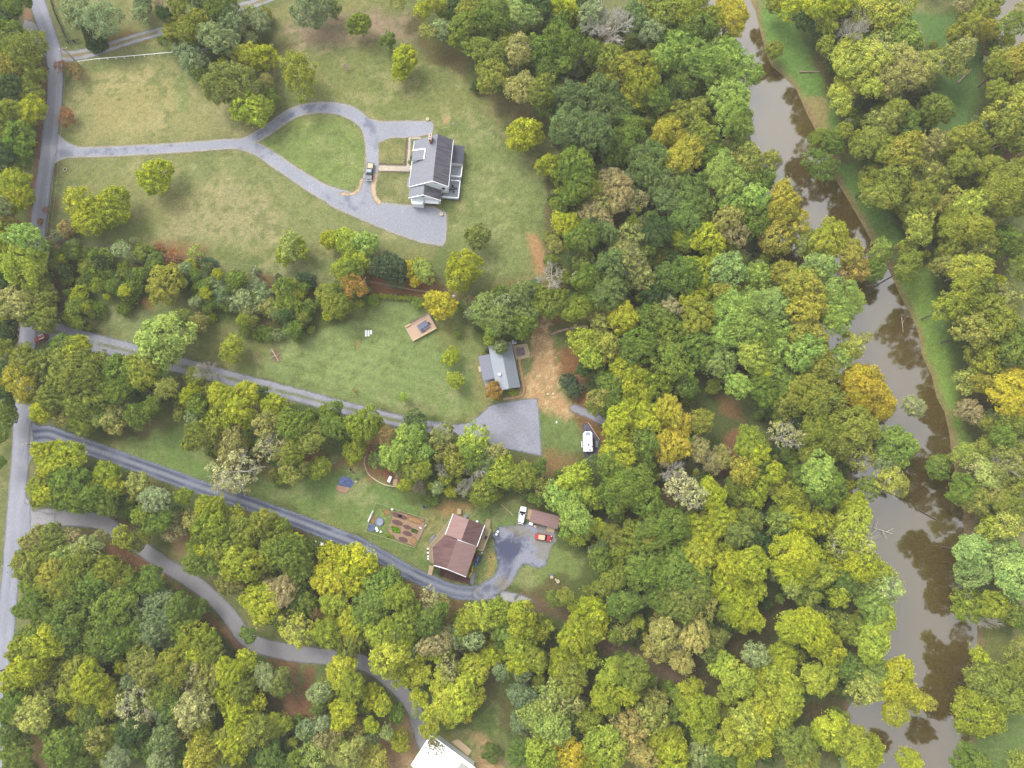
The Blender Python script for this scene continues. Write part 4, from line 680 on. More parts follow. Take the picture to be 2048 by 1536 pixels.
# ---------------------------------------------------------------- crowns and trunks: a few of each, shared by all trees
def crown_arrays(R, style, seed):
    g = np.random.default_rng(seed); L = {2.2: .30, 4.0: .37, 6.5: .44}[R]
    nl, lr, cov = dict(lumpy=(46, (.13, .29), 2.0), fine=(60, (.12, .21), 2.0), open=(26, (.13, .24), 1.25), wispy=(34, (.10, .17), .9), spiky=(52, (.09, .21), 1.6))[style]
    if R < 3: nl = int(nl * .7)
    sx, sy = g.uniform(.82, 1.18, 2); C_ = []; T_ = []; N_ = []; lob = []
    ex = 1.0
    ph = g.uniform(0, 6.28, 3)
    for i in range(nl):
        zc = 1 - (i + g.uniform(0, 1)) / nl * 1.45; rr = math.sqrt(max(0, 1 - zc * zc)); a = i * 2.39996 + g.uniform(-.5, .5)
        d = np.array([rr * math.cos(a), rr * math.sin(a), zc]); q = g.uniform(*lr)
        reach = g.uniform(.84, 1.08) + .13 * math.sin(2 * a + ph[0]) + .09 * math.sin(3 * a + ph[1])
        if style == 'spiky': reach *= g.uniform(.75, 1.15)
        pos = d * (1.0 - q * .85) * reach * np.array([sx, sy, .82]); lob.append((pos, d, q))
    for pos, d, q in lob:
        leafA = L * L * .55; n = int(cov * 4 * math.pi * (q * R) ** 2 * .6 / leafA)
        v = g.normal(size=(n * 2, 3)); v /= np.linalg.norm(v, axis=1)[:, None]; v = v[(v @ d) > -.35][:n]
        rad = q * R * g.uniform(.72, 1.12, len(v)) * (1 + .18 * np.sin(v[:, 0] * 7 + q * 50) * np.sin(v[:, 1] * 7 + q * 30))
        if style == 'spiky': rad *= g.uniform(.6, 1.35, len(v))
        C_.append(pos * R + v * rad[:, None] * np.array([1, 1, .85])); N_.append(v * .75 + d * .25 + np.array([0, 0, .3]))
        T_.append(np.stack([np.clip(g.normal(.5, .22, len(v)), 0, 1), np.full(len(v), g.uniform(0, 1)) * .6 + g.uniform(0, .4, len(v))], 1))
    # leaves between the clumps, over the whole uneven dome
    n = int({'lumpy': .95, 'fine': .9, 'open': .35, 'wispy': .15, 'spiky': .8}[style] * 2.6 * math.pi * (.8 * R) ** 2 / (L * L * .55))
    v = g.normal(size=(n, 3)); v /= np.linalg.norm(v, axis=1)[:, None]; v = v[v[:, 2] > -.35]; a_ = np.arctan2(v[:, 1], v[:, 0])
    rr_ = R * g.uniform(.66, .93, len(v)) * (1 + .12 * np.sin(2 * a_ + ph[0]) + .1 * np.sin(5 * a_ + ph[2]) * (1 - v[:, 2]) + .07 * np.sin(v[:, 2] * 9 + a_ * 4))
    C_.append(v * rr_[:, None] * np.array([sx, sy, .82])); N_.append(v + np.array([0, 0, .4])); T_.append(np.stack([np.clip(g.normal(.5, .22, len(v)), 0, 1), .5 + .3 * np.sin(3 * a_ + v[:, 2] * 5)], 1))
    # inner leaves
    n = int({'lumpy': 1.2, 'fine': 1.2, 'open': .35, 'wispy': .12, 'spiky': .8}[style] * 4 * math.pi * (.55 * R) ** 2 / (L * L * .55))
    v = g.normal(size=(n, 3)); v /= np.linalg.norm(v, axis=1)[:, None]
    C_.append(v * (R * g.uniform(.3, .68, n))[:, None] * np.array([sx, sy, .8])); N_.append(v); T_.append(np.stack([g.uniform(.1, .7, n), g.uniform(.2, .8, n)], 1))
    C_ = np.concatenate(C_); N_ = np.concatenate(N_); T_ = np.concatenate(T_)
    # sprays about a metre across, with gaps between them
    f = np.zeros(len(C_))
    for s_, a_ in ((1.15, 1.0), (.62, .6)):
        k_ = 2 * math.pi / s_ / 1.6; o_ = g.uniform(0, 6, 6)
        f += a_ * (np.sin(C_[:, 0] * k_ + o_[0] + 1.5 * np.sin(C_[:, 1] * k_ * .5 + o_[3])) * np.sin(C_[:, 1] * k_ + o_[1] + 1.5 * np.sin(C_[:, 2] * k_ * .5 + o_[4])) + .8 * np.sin(C_[:, 2] * k_ + o_[2] + C_[:, 0] * k_ * .6))
    f = f / 1.9
    u_ = C_ / (np.linalg.norm(C_, axis=1)[:, None] + 1e-6); C_ = C_ + u_ * (f * .34)[:, None]
    T_[:, 0] = np.clip(T_[:, 0] + .10 * f, 0, 1)
    keep = g.random(len(C_)) > np.clip((-f - .25) * 1.6, 0, .88)
    return leaf_quads(C_[keep], N_[keep], T_[keep], L, g)
def leaf_quads(Cn, Nn, T_, L, g, rough=.5):
    n = len(Cn); Nn = Nn / (np.linalg.norm(Nn, axis=1)[:, None] + 1e-9) + g.normal(size=(n, 3)) * rough; Nn /= np.linalg.norm(Nn, axis=1)[:, None]
    t = np.cross(Nn, g.normal(size=(n, 3))); t /= np.linalg.norm(t, axis=1)[:, None] + 1e-9; b = np.cross(Nn, t)
    s = (L * g.uniform(.65, 1.3, n))[:, None]
    V = np.stack([Cn - t * s * .62, Cn - b * s * .36 + t * s * .05, Cn + t * s * .62 + Nn * s * .12, Cn + b * s * .36 + t * s * .05], 1).reshape(-1, 3)
    q = np.arange(4 * n).reshape(n, 4); tint = np.repeat(np.concatenate([T_, np.zeros((n, 1)), np.ones((n, 1))], 1), 4, 0)
    return V, q, tint
def conifer_arrays(R, seed):
    g = np.random.default_rng(seed); n = 3200; hgt = 2.1 * R; z = g.uniform(0, 1, n) ** 1.3; a = g.uniform(0, 2 * math.pi, n)
    rr = R * (1 - z) * (.82 + .18 * np.sin(z * 40)) * g.uniform(.75, 1.08, n) * (1 + .1 * np.sin(a * 5)) + .15
    Cn = np.stack([rr * np.cos(a), rr * np.sin(a), z * hgt - hgt * .45], 1); Nn = np.stack([np.cos(a), np.sin(a), np.full(n, .7)], 1)
    return leaf_quads(Cn, Nn, g.uniform(0, 1, (n, 2)), .34, g)
def branch_mesh(R, H, seed, twigs=3, tr=.16, spread=1.0, levels=3):
    """trunk base at -H below the crown centre, limbs reaching the crown surface"""
    g = np.random.default_rng(seed); mb = MB()
    def grow_(p, d, L, r, lv):
        q = p + d * L; mb.cyl(p, q, r, r * .6, 5 if lv > 1 else 3)
        if lv == 0: return
        for k in range({3: 7, 2: 5, 1: twigs}.get(lv, 3)):
            t = g.uniform(.45, 1.0); nd = d + g.normal(size=3) * .62 * spread; nd[2] = nd[2] * .8 + .12; nd /= np.linalg.norm(nd)
            grow_(p + d * L * t, nd, L * g.uniform(.5, .75), r * .55, lv - 1)
    base = np.array([0, 0, -H]); top = np.array([0, 0, -.45 * R]); mb.cyl(base, top, tr, tr * .75, 7)
    for k in range(6):
        a = k * 1.05 + g.uniform(-.3, .3); el = g.uniform(.25, 1.2)
        d = np.array([math.cos(a) * math.cos(el), math.sin(a) * math.cos(el), math.sin(el)])
        grow_(top, d, R * .62, tr * .6, levels - 1)
    return mb
M_leaf = leaf_mat('foliage')
M_bark = mat('bark', (112, 98, 82), .9, .25, 3.0)
M_palebark = mat('pale_bark', (206, 200, 186), .85, .15, 2.0)
M_tanbark = mat('tan_bark', (188, 164, 134), .85, .15, 2.0)
M_pinkbark = mat('pinkish_twigs', (176, 150, 140), .85, .15, 2.0)
# ---------------------------------------------------------------- materials of built things
M_white = mat('white_paint', (240, 242, 246), .6, .04, 1.5)
M_siding = mat('pale_blue_grey_siding', (232, 237, 242), .7, .06, 5, kind='bands', axis='Z')
M_glass = mat('dark_glass', (52, 60, 72), .15, .1, 1, spec=.6)
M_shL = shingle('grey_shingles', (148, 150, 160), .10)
M_shD = shingle('grey_shingles_shaded_streaked', (112, 110, 120), .42)  # slopes turned from the sun: shade in the base tone, plus real streaks
M_shP = shingle('porch_shingles', (92, 94, 106), .12)
M_brick = mat('brick', (176, 128, 108), .9, .25, 6)
M_cap = mat('chimney_cap', (226, 208, 196), .9, .1, 3)
M_deckg = mat('grey_deck_boards', (168, 176, 184), .8, .06, 3.3, kind='bands')
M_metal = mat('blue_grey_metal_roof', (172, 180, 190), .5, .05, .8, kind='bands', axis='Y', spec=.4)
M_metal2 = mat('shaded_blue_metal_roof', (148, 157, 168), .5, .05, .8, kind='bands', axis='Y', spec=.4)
M_slate = mat('slate_blue_porch_roof', (130, 133, 150), .6, .03, .5, spec=.3)
M_brownwall = mat('brown_board_wall', (120, 92, 80), .8, .15, 3, kind='bands')
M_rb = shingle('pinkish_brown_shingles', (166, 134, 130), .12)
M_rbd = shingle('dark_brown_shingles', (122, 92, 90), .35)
M_wood = mat('weathered_boards', (182, 166, 130), .85, .1, 3.0, kind='bands')
M_plank = mat('new_pine_boards', (212, 188, 150), .8, .08, 3.0, kind='bands')
M_cedar = mat('tan_deck_boards', (206, 176, 150), .8, .05, 2.2, kind='bands')
M_rail = mat('grey_brown_rail', (128, 112, 108), .8, .1, 3)
M_black = mat('black_plastic', (40, 42, 48), .6, .2, 3)
M_tire = mat('tyre_rubber', (34, 34, 36), .8, .1, 3)
M_grey = mat('galvanised', (160, 164, 170), .5, .08, 3)
M_cream = mat('cream_stone', (226, 210, 180), .85, .08, 3)
M_pool = mat('faded_blue_plastic', (118, 134, 168), .6, .12, 2.5)
M_bluet = mat('blue_tarpaulin', (58, 86, 152), .5, .35, 3.5, c2=(120, 140, 190), spec=.4)
M_soil = mat('dark_garden_soil', (112, 84, 80), .95, .2, 5)
M_polew = mat('pole_wood', (170, 156, 138), .9, .1, 3)
M_wire = mat('aluminium_wire', (176, 176, 172), .6, .05, 1)
M_redp = mat('red_car_paint', (196, 44, 56), .3, .03, 1, spec=.5)
M_red2 = mat('dark_red_car_paint', (168, 46, 52), .3, .05, 1, spec=.5)
M_whitecar = mat('white_car_paint', (246, 248, 252), .3, .02, 1, spec=.5)
M_truck = mat('dark_blue_grey_paint', (58, 68, 86), .3, .05, 1, spec=.5)
M_tan = mat('tan_canvas', (228, 206, 172), .9, .05, 3)
M_lamp = mat('lamp_lens', (226, 226, 220), .3, .02, 1)
M_taill = mat('tail_lamp_lens', (150, 30, 34), .3, .02, 1)
M_hubs = mat('wheel_rim', (170, 172, 176), .4, .04, 1, metal=.5)
M_conc = mat('concrete', (186, 182, 174), .9, .08, 3)
M_brush = mat('dry_brush', (190, 176, 152), .9, .15, 3)
M_deadlog = mat('weathered_log', (178, 158, 136), .9, .15, 2)
M_tub = mat('brown_vinyl_cover', (126, 102, 116), .6, .06, 2)

def gable(L, W, e1, e2, ridge, rx, ov, parent, mL, mR, y0, y1, th=.18):
    """two roof slopes over y0..y1; eaves at x=-W and x=+L"""
    a = MB().slab([(-W, y0, e1), (rx, y0, ridge), (rx, y1, ridge), (-W, y1, e1)], th).obj('roof_slope', mL, parent)
    b = MB().slab([(rx, y0, ridge), (L, y0, e2), (L, y1, e2), (rx, y1, ridge)], th).obj('roof_slope', mR, parent)
    return a, b
def walls_gable(parent, m, x0, x1, y0, y1, e1, e2, ridge, rx, name='wall'):
    mb = MB(); v = [(x0, e1), (rx, ridge), (x1, e2)]
    vs = [(x0, y0, 0), (x1, y0, 0), (x1, y0, e2), (rx, y0, ridge), (x0, y0, e1), (x0, y1, 0), (x1, y1, 0), (x1, y1, e2), (rx, y1, ridge), (x0, y1, e1)]
    mb.add(vs, [(0, 1, 2, 3, 4), (9, 8, 7, 6, 5), (0, 5, 6, 1), (1, 6, 7, 2), (4, 9, 5, 0), (3, 8, 9, 4), (2, 7, 8, 3)])
    return mb.obj(name, m, parent)
def window(parent, x0, x1, y, z0, z1, side='y', nm='window', t=.05):
    if side == 'y':
        f = MB().box(x0 - .08, x1 + .08, y - t, y + t, z0 - .08, z1 + .08).obj(nm, M_white, parent)
        MB().box(x0, x1, y - t - .03, y + t + .03, z0, z1).obj('pane', M_glass, f)
    else:
        f = MB().box(y - t, y + t, x0 - .08, x1 + .08, z0 - .08, z1 + .08).obj(nm, M_white, parent)
        MB().box(y - t - .03, y + t + .03, x0, x1, z0, z1).obj('pane', M_glass, f)
    return f
def railing(parent, pts, z, h, m, every=1.2, name='railing', post=.07, bal=True, top=.06):
    mb = MB()
    for a, b in zip(pts[:-1], pts[1:]):
        a = np.array(a, float); b = np.array(b, float); L = np.linalg.norm(b - a); n = max(1, int(L / every))
        ang = math.atan2(b[1] - a[1], b[0] - a[0]); c = (a + b) / 2
        mb.box(-L / 2, L / 2, -top, top, z + h - .05, z + h, ang, tuple(c)); mb.box(-L / 2, L / 2, -.03, .03, z + .12, z + .18, ang, tuple(c))
        if bal:
            k = max(2, int(L / .3))
            for i in range(k + 1):
                q = a + (b - a) * i / k; mb.box(-.02, .02, -.02, .02, z + .15, z + h - .05, ang, tuple(q))
        for i in range(n + 1):
            q = a + (b - a) * i / n; mb.box(-post, post, -post, post, z, z + h + .05, ang, tuple(q))
    return mb.obj(name, m, parent)
def stairs(parent, x0, x1, y0, y1, z0, z1, n, m, axis='y', name='stairs'):
    mb = MB()
    for i in range(n):
        t0, t1 = i / n, (i + 1) / n; z = z0 + (z1 - z0) * (1 - t0) if True else 0
        if axis == 'y': mb.box(x0, x1, y0 + (y1 - y0) * t0, y0 + (y1 - y0) * t1 - .02 * np.sign(y1 - y0), .02, z)
        else: mb.box(x0 + (x1 - x0) * t0, x0 + (x1 - x0) * t1 - .02 * np.sign(x1 - x0), y0, y1, .02, z)
    return mb.obj(name, m, parent)

# ---------------------------------------------------------------- house at the loop
H1 = empty('white_sided_house', (-23.4, 96.6, 0), math.radians(-4.7), 'large pale-sided house with streaked grey shingle roofs beside the looped driveway', 'house')
walls_gable(H1, M_siding, -5.7, 5.3, -7.0, 7.0, 3.3, 5.45, 8.2, 1.5)
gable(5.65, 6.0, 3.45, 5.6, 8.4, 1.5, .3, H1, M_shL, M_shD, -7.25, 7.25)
MB().slab([(-6.05, -7.42, 3.48), (1.5, -7.42, 8.46), (1.5, -7.25, 8.46), (-6.05, -7.25, 3.48)], .28).slab([(1.5, -7.42, 8.46), (5.7, -7.42, 5.63), (5.7, -7.25, 5.63), (1.5, -7.25, 8.46)], .28).obj('gable_fascia', M_white, H1)
MB().box(-6.12, -6.0, -7.2, 7.2, 3.2, 3.42).obj('gutter', M_white, H1); MB().box(5.65, 5.78, -7.2, 7.2, 5.35, 5.55).obj('gutter', M_white, H1)
ch = MB().box(-.75, -.05, 4.7, 6.3, 0.1, 9.6).obj('chimney', M_brick, H1)
MB().box(-.85, .05, 4.6, 6.4, 9.6, 9.78).obj('chimney_cap', M_cap, ch); MB().cyl((-.4, 5.1, 9.78), (-.4, 5.1, 10.1), .16).obj('flue', M_black, ch); MB().cyl((-.4, 5.9, 9.78), (-.4, 5.9, 10.1), .16).obj('flue', M_black, ch)
# cross gable wing with the garage
walls_gable(H1, M_siding, -5.5, 3.2, -10.3, -7.0, 3.1, 3.1, 5.8, -1.15, 'wing_wall')
w0, w1 = gable(3.5, 5.85, 3.2, 3.2, 6.0, -1.15, .3, H1, M_shL, M_shD, -10.55, -7.44)
MB().slab([(-5.9, -10.72, 3.25), (-1.15, -10.72, 6.07), (-1.15, -10.55, 6.07), (-5.9, -10.55, 3.25)], .26).slab([(-1.15, -10.72, 6.07), (3.55, -10.72, 3.25), (3.55, -10.55, 3.25), (-1.15, -10.55, 6.07)], .26).obj('gable_fascia', M_white, H1)
MB().slab([(-6.75, -7.3, 3.0), (-6.02, -7.3, 3.45), (-6.02, -4.2, 3.45), (-6.75, -4.2, 3.0)], .15).obj('eave_extension', M_shL, H1)
d_ = MB().slab([(-5.9, .2, 4.75), (-2.2, .2, 6.25), (-2.2, 3.3, 6.25), (-5.9, 3.3, 4.75)], .16).obj('dormer', M_shL, H1)
MB().slab([(-5.95, 3.3, 4.85), (-2.0, 3.3, 6.4), (-2.0, 3.62, 6.4), (-5.95, 3.62, 4.85)], .4).box(-2.2, -1.92, .2, 3.3, 5.7, 6.42).obj('dormer_trim', M_white, d_)
MB().box(-5.85, -2.3, .35, 3.25, 3.6, 4.6).obj('dormer_wall', M_siding, d_)
for q in (1.7, 2.3): window(H1, q, q + .38, -7.0, 6.3, 6.75)
window(H1, 3.6, 4.5, -7.0, 2.9, 4.2); window(H1, -3.1, -2.3, -10.3, 3.9, 4.8); window(H1, -1.9, -1.1, -10.3, 3.9, 4.8)
for q in (-5.0, -2.2, 4.8): window(H1, q, q + 1.0, -5.7, 1.1, 2.5, 'x')
for q in (-5.5, -3.2): window(H1, q, q + 1.2, 5.3, 3.2, 4.6, 'x')
bay = MB().box(-4.9, -1.6, -12.0, -10.32, 0, 2.35).obj('entry_porch', M_white, H1)
MB().box(-5.0, -1.5, -12.1, -10.35, 2.35, 2.5).obj('porch_roof', M_siding, bay); railing(bay, [(-4.9, -10.6), (-4.9, -12.0), (-1.6, -12.0), (-1.6, -10.6)], 2.5, .8, M_white, 1.1)
MB().box(-1.2, 2.9, -11.4, -10.35, 2.25, 2.42).obj('garage_awning', M_white, H1)
MB().box(-1.0, .8, -10.36, -10.31, .05, 2.2).box(1.1, 2.9, -10.36, -10.31, .05, 2.2).obj('garage_door', M_white, H1)
# east side porch and decks
MB().slab([(5.3, 1.4, 3.45), (8.95, 1.4, 2.95), (8.95, 7.0, 2.95), (5.3, 7.0, 3.45)], .16).obj('side_porch_roof', M_shP, H1)
MB().box(5.35, 8.6, 1.6, 6.8, .1, 2.7).obj('side_porch_wall', M_siding, H1)
MB().box(5.35, 8.65, -2.2, 1.35, .9, 1.1).obj('upper_deck', M_deckg, H1)
ld = MB().poly([(3.6, -8.8), (8.5, -8.8), (8.5, -3.3), (5.35, -3.3), (5.35, -7.35), (3.6, -7.35)], .55, .75).obj('lower_deck', M_deckg, H1)
MB().box(5.45, 8.5, -8.7, -8.6, 0, .55).box(8.35, 8.45, -8.6, -3.5, 0, .55).obj('deck_skirt', M_rail, ld)
railing(H1, [(8.6, 1.3), (8.6, -2.2)], 1.1, .95, M_white, top=.12); railing(H1, [(5.7, -2.15), (8.6, -2.15)], 1.1, .95, M_white, top=.12)
railing(H1, [(5.7, -3.35), (8.4, -3.35)], .75, .95, M_white, top=.12); railing(H1, [(8.4, -3.35), (8.4, -8.7), (3.7, -8.7)], .75, .95, M_white, top=.12)
stairs(H1, 5.4, 8.5, -2.25, -3.2, .75, 1.1, 3, M_deckg)
fs = empty('front_steps', P(827.5, 336) + (0,), math.radians(-4.7)); fs.parent = None
bpy.data.objects.remove(fs)
stairs(H1, -5.75, -7.0, -.6, 1.1, .15, .75, 4, M_white, 'x', 'front_steps'); MB().box(-7.0, -5.75, 1.15, 1.25, .1, 1.4).obj('step_railing', M_white, H1); MB().box(-7.0, -5.75, -.75, -.65, .1, 1.4).obj('step_railing', M_white, H1)
MB().box(-5.78, -5.71, -.3, .8, .8, 2.9).obj('front_door', M_rail, H1)
def pw(px, py, z=0.0, base=0.0):
    x, y = P(px, py, z); return (x, y, base)
# table with chairs on the deck
tb = empty('patio_table', pw(906.3, 378, 1.2, .75), 0, 'dark round patio table on the grey deck of the white-sided house', 'table')
MB().cyl((0, 0, .68), (0, 0, .74), .55, n=16).obj('tabletop', M_black, tb); MB().cyl((0, 0, 0), (0, 0, .68), .06).obj('leg', M_black, tb)
MB().cyl((0, 0, .74), (0, 0, 1.0), .1).obj('candle_jar', M_lamp, tb)
def chair(name, loc, rz, m, label, group=None):
    c = empty(name, loc, rz, label, 'chair', group)
    MB().box(-.25, .25, -.25, .25, .4, .46).obj('seat', m, c); MB().box(-.25, .25, .21, .27, .46, .95).obj('backrest', m, c)
    for sx in (-1, 1):
        for sy in (-1, 1): MB().cyl((.21 * sx, .21 * sy, 0), (.21 * sx, .21 * sy, .4), .025, n=5).obj('leg', m, c)
    return c
for k, nm in enumerate(('right', 'upper', 'left', 'lower')):
    a = k * math.pi / 2 + .2; q = tb.location
    chair('patio_chair', (q[0] + .85 * math.cos(a), q[1] + .85 * math.sin(a), .75), a - math.pi / 2, M_black, 'dark patio chair at the %s side of the deck table' % nm, 'chairs round the deck table')

# ---------------------------------------------------------------- metal roofed cottage
H2 = empty('metal_roofed_cottage', (-2.15, 36.5, 0), math.radians(11.1), 'narrow cottage with pale blue-grey metal roof and slate-blue porch roof', 'house')
walls_gable(H2, M_brownwall, -2.95, 2.95, -6.3, 6.3, 3.1, 3.1, 5.0, 0)
gable(3.3, 3.3, 3.25, 3.25, 5.2, 0, .3, H2, M_metal, M_metal2, -6.6, 6.6, .08)
MB().box(-.12, .12, -6.6, 6.6, 5.2, 5.27).obj('ridge_cap', M_grey, H2)
ss = MB()
for k in range(32):
    y = -6.5 + k * .42
    for s in (-1, 1): ss.add([(s * 3.28, y, 3.27), (s * 3.28, y + .05, 3.27), (s * .1, y + .05, 5.17), (s * .1, y, 5.17), (s * 3.28, y, 3.33), (s * 3.28, y + .05, 3.33), (s * .1, y + .05, 5.23), (s * .1, y, 5.23)], [(4, 5, 6, 7), (0, 1, 5, 4), (3, 2, 6, 7), (0, 3, 7, 4), (1, 2, 6, 5)])
ss.obj('standing_seams', M_grey, H2)
MB().slab([(-6.6, -2.7, 2.55), (-3.32, -2.7, 2.95), (-3.32, 4.4, 2.95), (-6.6, 4.4, 2.55)], .1).obj('porch_roof', M_slate, H2)
pf = MB().box(-6.3, -3.0, -5.6, 4.2, .02, .28).obj('porch_floor', M_conc, H2)
for y in (-5.4, -2.5, 1, 4.1): MB().box(-6.25, -6.1, y - .08, y + .08, .28, 2.5).obj('post', M_white, H2)
MB().box(-7.2, -6.35, .5, 2.0, .02, .2).obj('porch_step', M_cream, H2)
cv = MB().cyl((-1.75, -2.2, 4.1), (-1.75, -2.2, 5.0), .3, n=12).obj('vent_pipe', M_white, H2); MB().dome((-1.75, -2.2, 5.0), .42, .22).obj('cap', M_white, cv)
for y in (-4.5, -1, 3): window(H2, y, y + 1.0, 2.95, 1.2, 2.4, 'x')
window(H2, -.6, .6, -6.3, 1.1, 2.4); window(H2, -.6, .6, 6.3, 1.1, 2.4)
MB().box(2.96, 3.0, .6, 1.6, .1, 2.2).obj('door', M_white, H2)
surface('shaded_border', .040, M_grav, plain_col((82,66,66), (98,80,74), .5, 1.5), rag=.15, soft=.15, polys=[[(1027,720),(1033,733),(1043,775),(1040,777),(1033,760)]], cell=.28)  # mulch strip, darkened in its colour for shade beside the east wall
pt = MB().poly([tuple(np.array(P(*q)) - np.array(P(1042, 703))) for q in ((1025,691),(1054,687.5),(1060,706),(1059,714),(1039.5,719.5),(1031.5,718.5))], 0.02, .14).obj('brick_patio', M_plank, None, (*P(1042, 703), 0))
tag(pt, 'square tan brick patio with pale pavers behind the metal-roofed cottage', 'patio')
for k, (a, b) in enumerate([(1029,697),(1029.5,701),(1031,705),(1031.5,709),(1033,713),(1038,716),(1044,714.5),(1049,714),(1054,712),(1050,695),(1051,699),(1052,703),(1053,707),(1058,706)]):
    q = np.array(P(a, b)) - np.array(P(1042, 703)); MB().box(q[0] - .17, q[0] + .17, q[1] - .17, q[1] + .17, .14, .18).obj('paver', M_cream, pt)
tub = empty('hot_tub', (*P(1041.7, 702.5, .9), .14), math.radians(6), 'square hot tub under a dull purple-brown cover on the patio', 'hot tub')
MB().box(-1.0, 1.0, -1.0, 1.0, 0, .8).obj('shell', M_rail, tub, bevel=.1); MB().box(-1.05, -.02, -1.05, 1.05, .8, .9).box(.02, 1.05, -1.05, 1.05, .8, .9).obj('cover', M_tub, tub, bevel=.06)
for k, (a, b) in enumerate(((1025.8, 682), (1026.5, 686), (1031, 685))):
    o = empty('air_conditioner', (*P(a, b, .5), 0), .2, ('upper', 'lower', 'right-hand')[k] + ' of three small white units by the cottage corner', 'white unit', 'white units behind the cottage')
    MB().box(-.27, .27, -.27, .27, 0, .6).obj('casing', M_white, o, bevel=.06); MB().cyl((0, 0, .6), (0, 0, .64), .2, n=12).obj('fan_grille', M_grey, o)
o = empty('grill', (*P(1037.5, 682.5, .5), 0), .3, 'black covered grill behind the cottage beside the patio', 'grill'); MB().box(-.6, .6, -.3, .3, .5, .95).obj('hood', M_black, o, bevel=.1); MB().box(-.5, .5, -.25, .25, 0, .5).obj('cabinet', M_rail, o)
MB().box(-.9, -.62, -.25, .25, .7, .75).obj('shelf', M_grey, o)

# ---------------------------------------------------------------- brown roofed house
cx3, cy3 = -14.5, -11.5
def r3(x, y, z): return (x - cx3, y - cy3, z)
H3 = empty('brown_roofed_house', (cx3, cy3, 0), 0, 'house with stepped pinkish-brown shingle roofs and wooden decks by the lower driveway', 'house')
TL, RT, TR, BR, RB, BL = (-15.6, -3.7), (-11.3, -5.2), (-7.3, -6.7), (-9.3, -12.2), (-13.3, -10.6), (-17.6, -9.2)
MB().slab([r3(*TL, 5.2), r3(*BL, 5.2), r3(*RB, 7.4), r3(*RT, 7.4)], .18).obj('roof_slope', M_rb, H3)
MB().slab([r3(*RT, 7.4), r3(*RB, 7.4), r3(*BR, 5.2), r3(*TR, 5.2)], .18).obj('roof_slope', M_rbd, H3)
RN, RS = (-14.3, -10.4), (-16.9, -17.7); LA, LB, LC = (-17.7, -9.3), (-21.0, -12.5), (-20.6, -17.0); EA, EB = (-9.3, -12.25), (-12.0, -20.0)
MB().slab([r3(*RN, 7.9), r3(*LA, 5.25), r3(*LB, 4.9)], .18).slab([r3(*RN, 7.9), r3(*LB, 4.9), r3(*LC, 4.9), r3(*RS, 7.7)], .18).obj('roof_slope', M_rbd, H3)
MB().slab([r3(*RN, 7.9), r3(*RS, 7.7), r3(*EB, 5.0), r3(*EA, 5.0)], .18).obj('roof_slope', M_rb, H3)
def strip3(a, b, za, zb, w, m, nm, h=.25, lift=.06):
    a = np.array(a); b = np.array(b); d = (b - a) / np.linalg.norm(b - a); n = np.array([-d[1], d[0]]) * w
    MB().slab([r3(*a, za + lift), r3(*b, zb + lift), r3(*(b + n), zb + lift), r3(*(a + n), za + lift)], h).obj(nm, m, H3)
strip3(RN, EA, 7.9, 5.0, .16, M_white, 'fascia'); strip3(LC, RS, 4.9, 7.7, -.16, M_white, 'fascia'); strip3(RS, EB, 7.7, 5.0, -.16, M_white, 'fascia')
strip3(TL, BL, 5.2, 5.2, -.14, M_white, 'gutter', .15); strip3(TR, BR, 5.2, 5.2, .14, M_white, 'gutter', .15)
def shr(pts, k):
    c = np.mean(pts, 0); return [tuple(c + (np.array(p) - c) * k - np.array([cx3, cy3])) for p in pts]
MB().poly(shr([TL, BL, BR, TR], .93), 0, 5.0).poly(shr([LA, LB, LC, (-16.8, -18.3), EB, EA], .93), 0.01, 4.7).obj('wall', M_brownwall, H3)
D3 = o3 = lambda pts: [tuple(np.array(P(830 + a / 6.827, 1000 + b / 6.827, 2.4)) - np.array([cx3, cy3])) for a, b in pts]
ldk = MB().poly(D3([(540, 175), (500, 250), (200, 615), (195, 815), (235, 860), (262, 880), (243, 650), (410, 480)]), 2.2, 2.4).obj('wrap_deck', M_wood, H3)
railing(ldk, D3([(480, 262), (198, 622), (197, 815), (225, 850)]), 2.4, .95, M_plank, 1.5, bal=False)
rdk = MB().poly(D3([(950, 375), (1040, 400), (935, 690), (850, 672)]), 2.2, 2.4).obj('side_deck', M_wood, H3)
railing(rdk, D3([(952, 378), (1038, 402), (932, 688), (860, 676)]), 2.4, .95, M_plank, 1.4, bal=False)
for q in D3([(1035, 405), (935, 685), (205, 625), (200, 810)]): MB().box(q[0] - .08, q[0] + .08, q[1] - .08, q[1] + .08, 0, 2.2).obj('deck_post', M_wood, H3)
q0, q1, q2, q3 = [np.array(q) for q in D3([(950, 375), (1012, 385), (1040, 270), (975, 250)])]
mb = MB()
for i in range(9):
    t0, t1 = i / 9, (i + .85) / 9; z = 2.3 - i * .25
    mb.slab([(*(q0 + (q3 - q0) * t0), z), (*(q1 + (q2 - q1) * t0), z), (*(q1 + (q2 - q1) * t1), z), (*(q0 + (q3 - q0) * t1), z)], .06)
mb.obj('deck_stairs', M_wood, H3)
o3g = [np.array(P(830 + a / 6.827, 1000 + b / 6.827, .8)) - np.array([cx3, cy3]) for a, b in ((200, 890), (262, 905), (225, 1035), (170, 1020))]
mb = MB()
for i in range(6):
    t0, t1 = i / 6, (i + .85) / 6; z = 1.5 - i * .25; a, b, c, d = o3g
    mb.slab([(*(a + (d - a) * t0), z), (*(b + (c - b) * t0), z), (*(b + (c - b) * t1), z), (*(a + (d - a) * t1), z)], .1)
mb.obj('corner_steps', M_plank, H3)
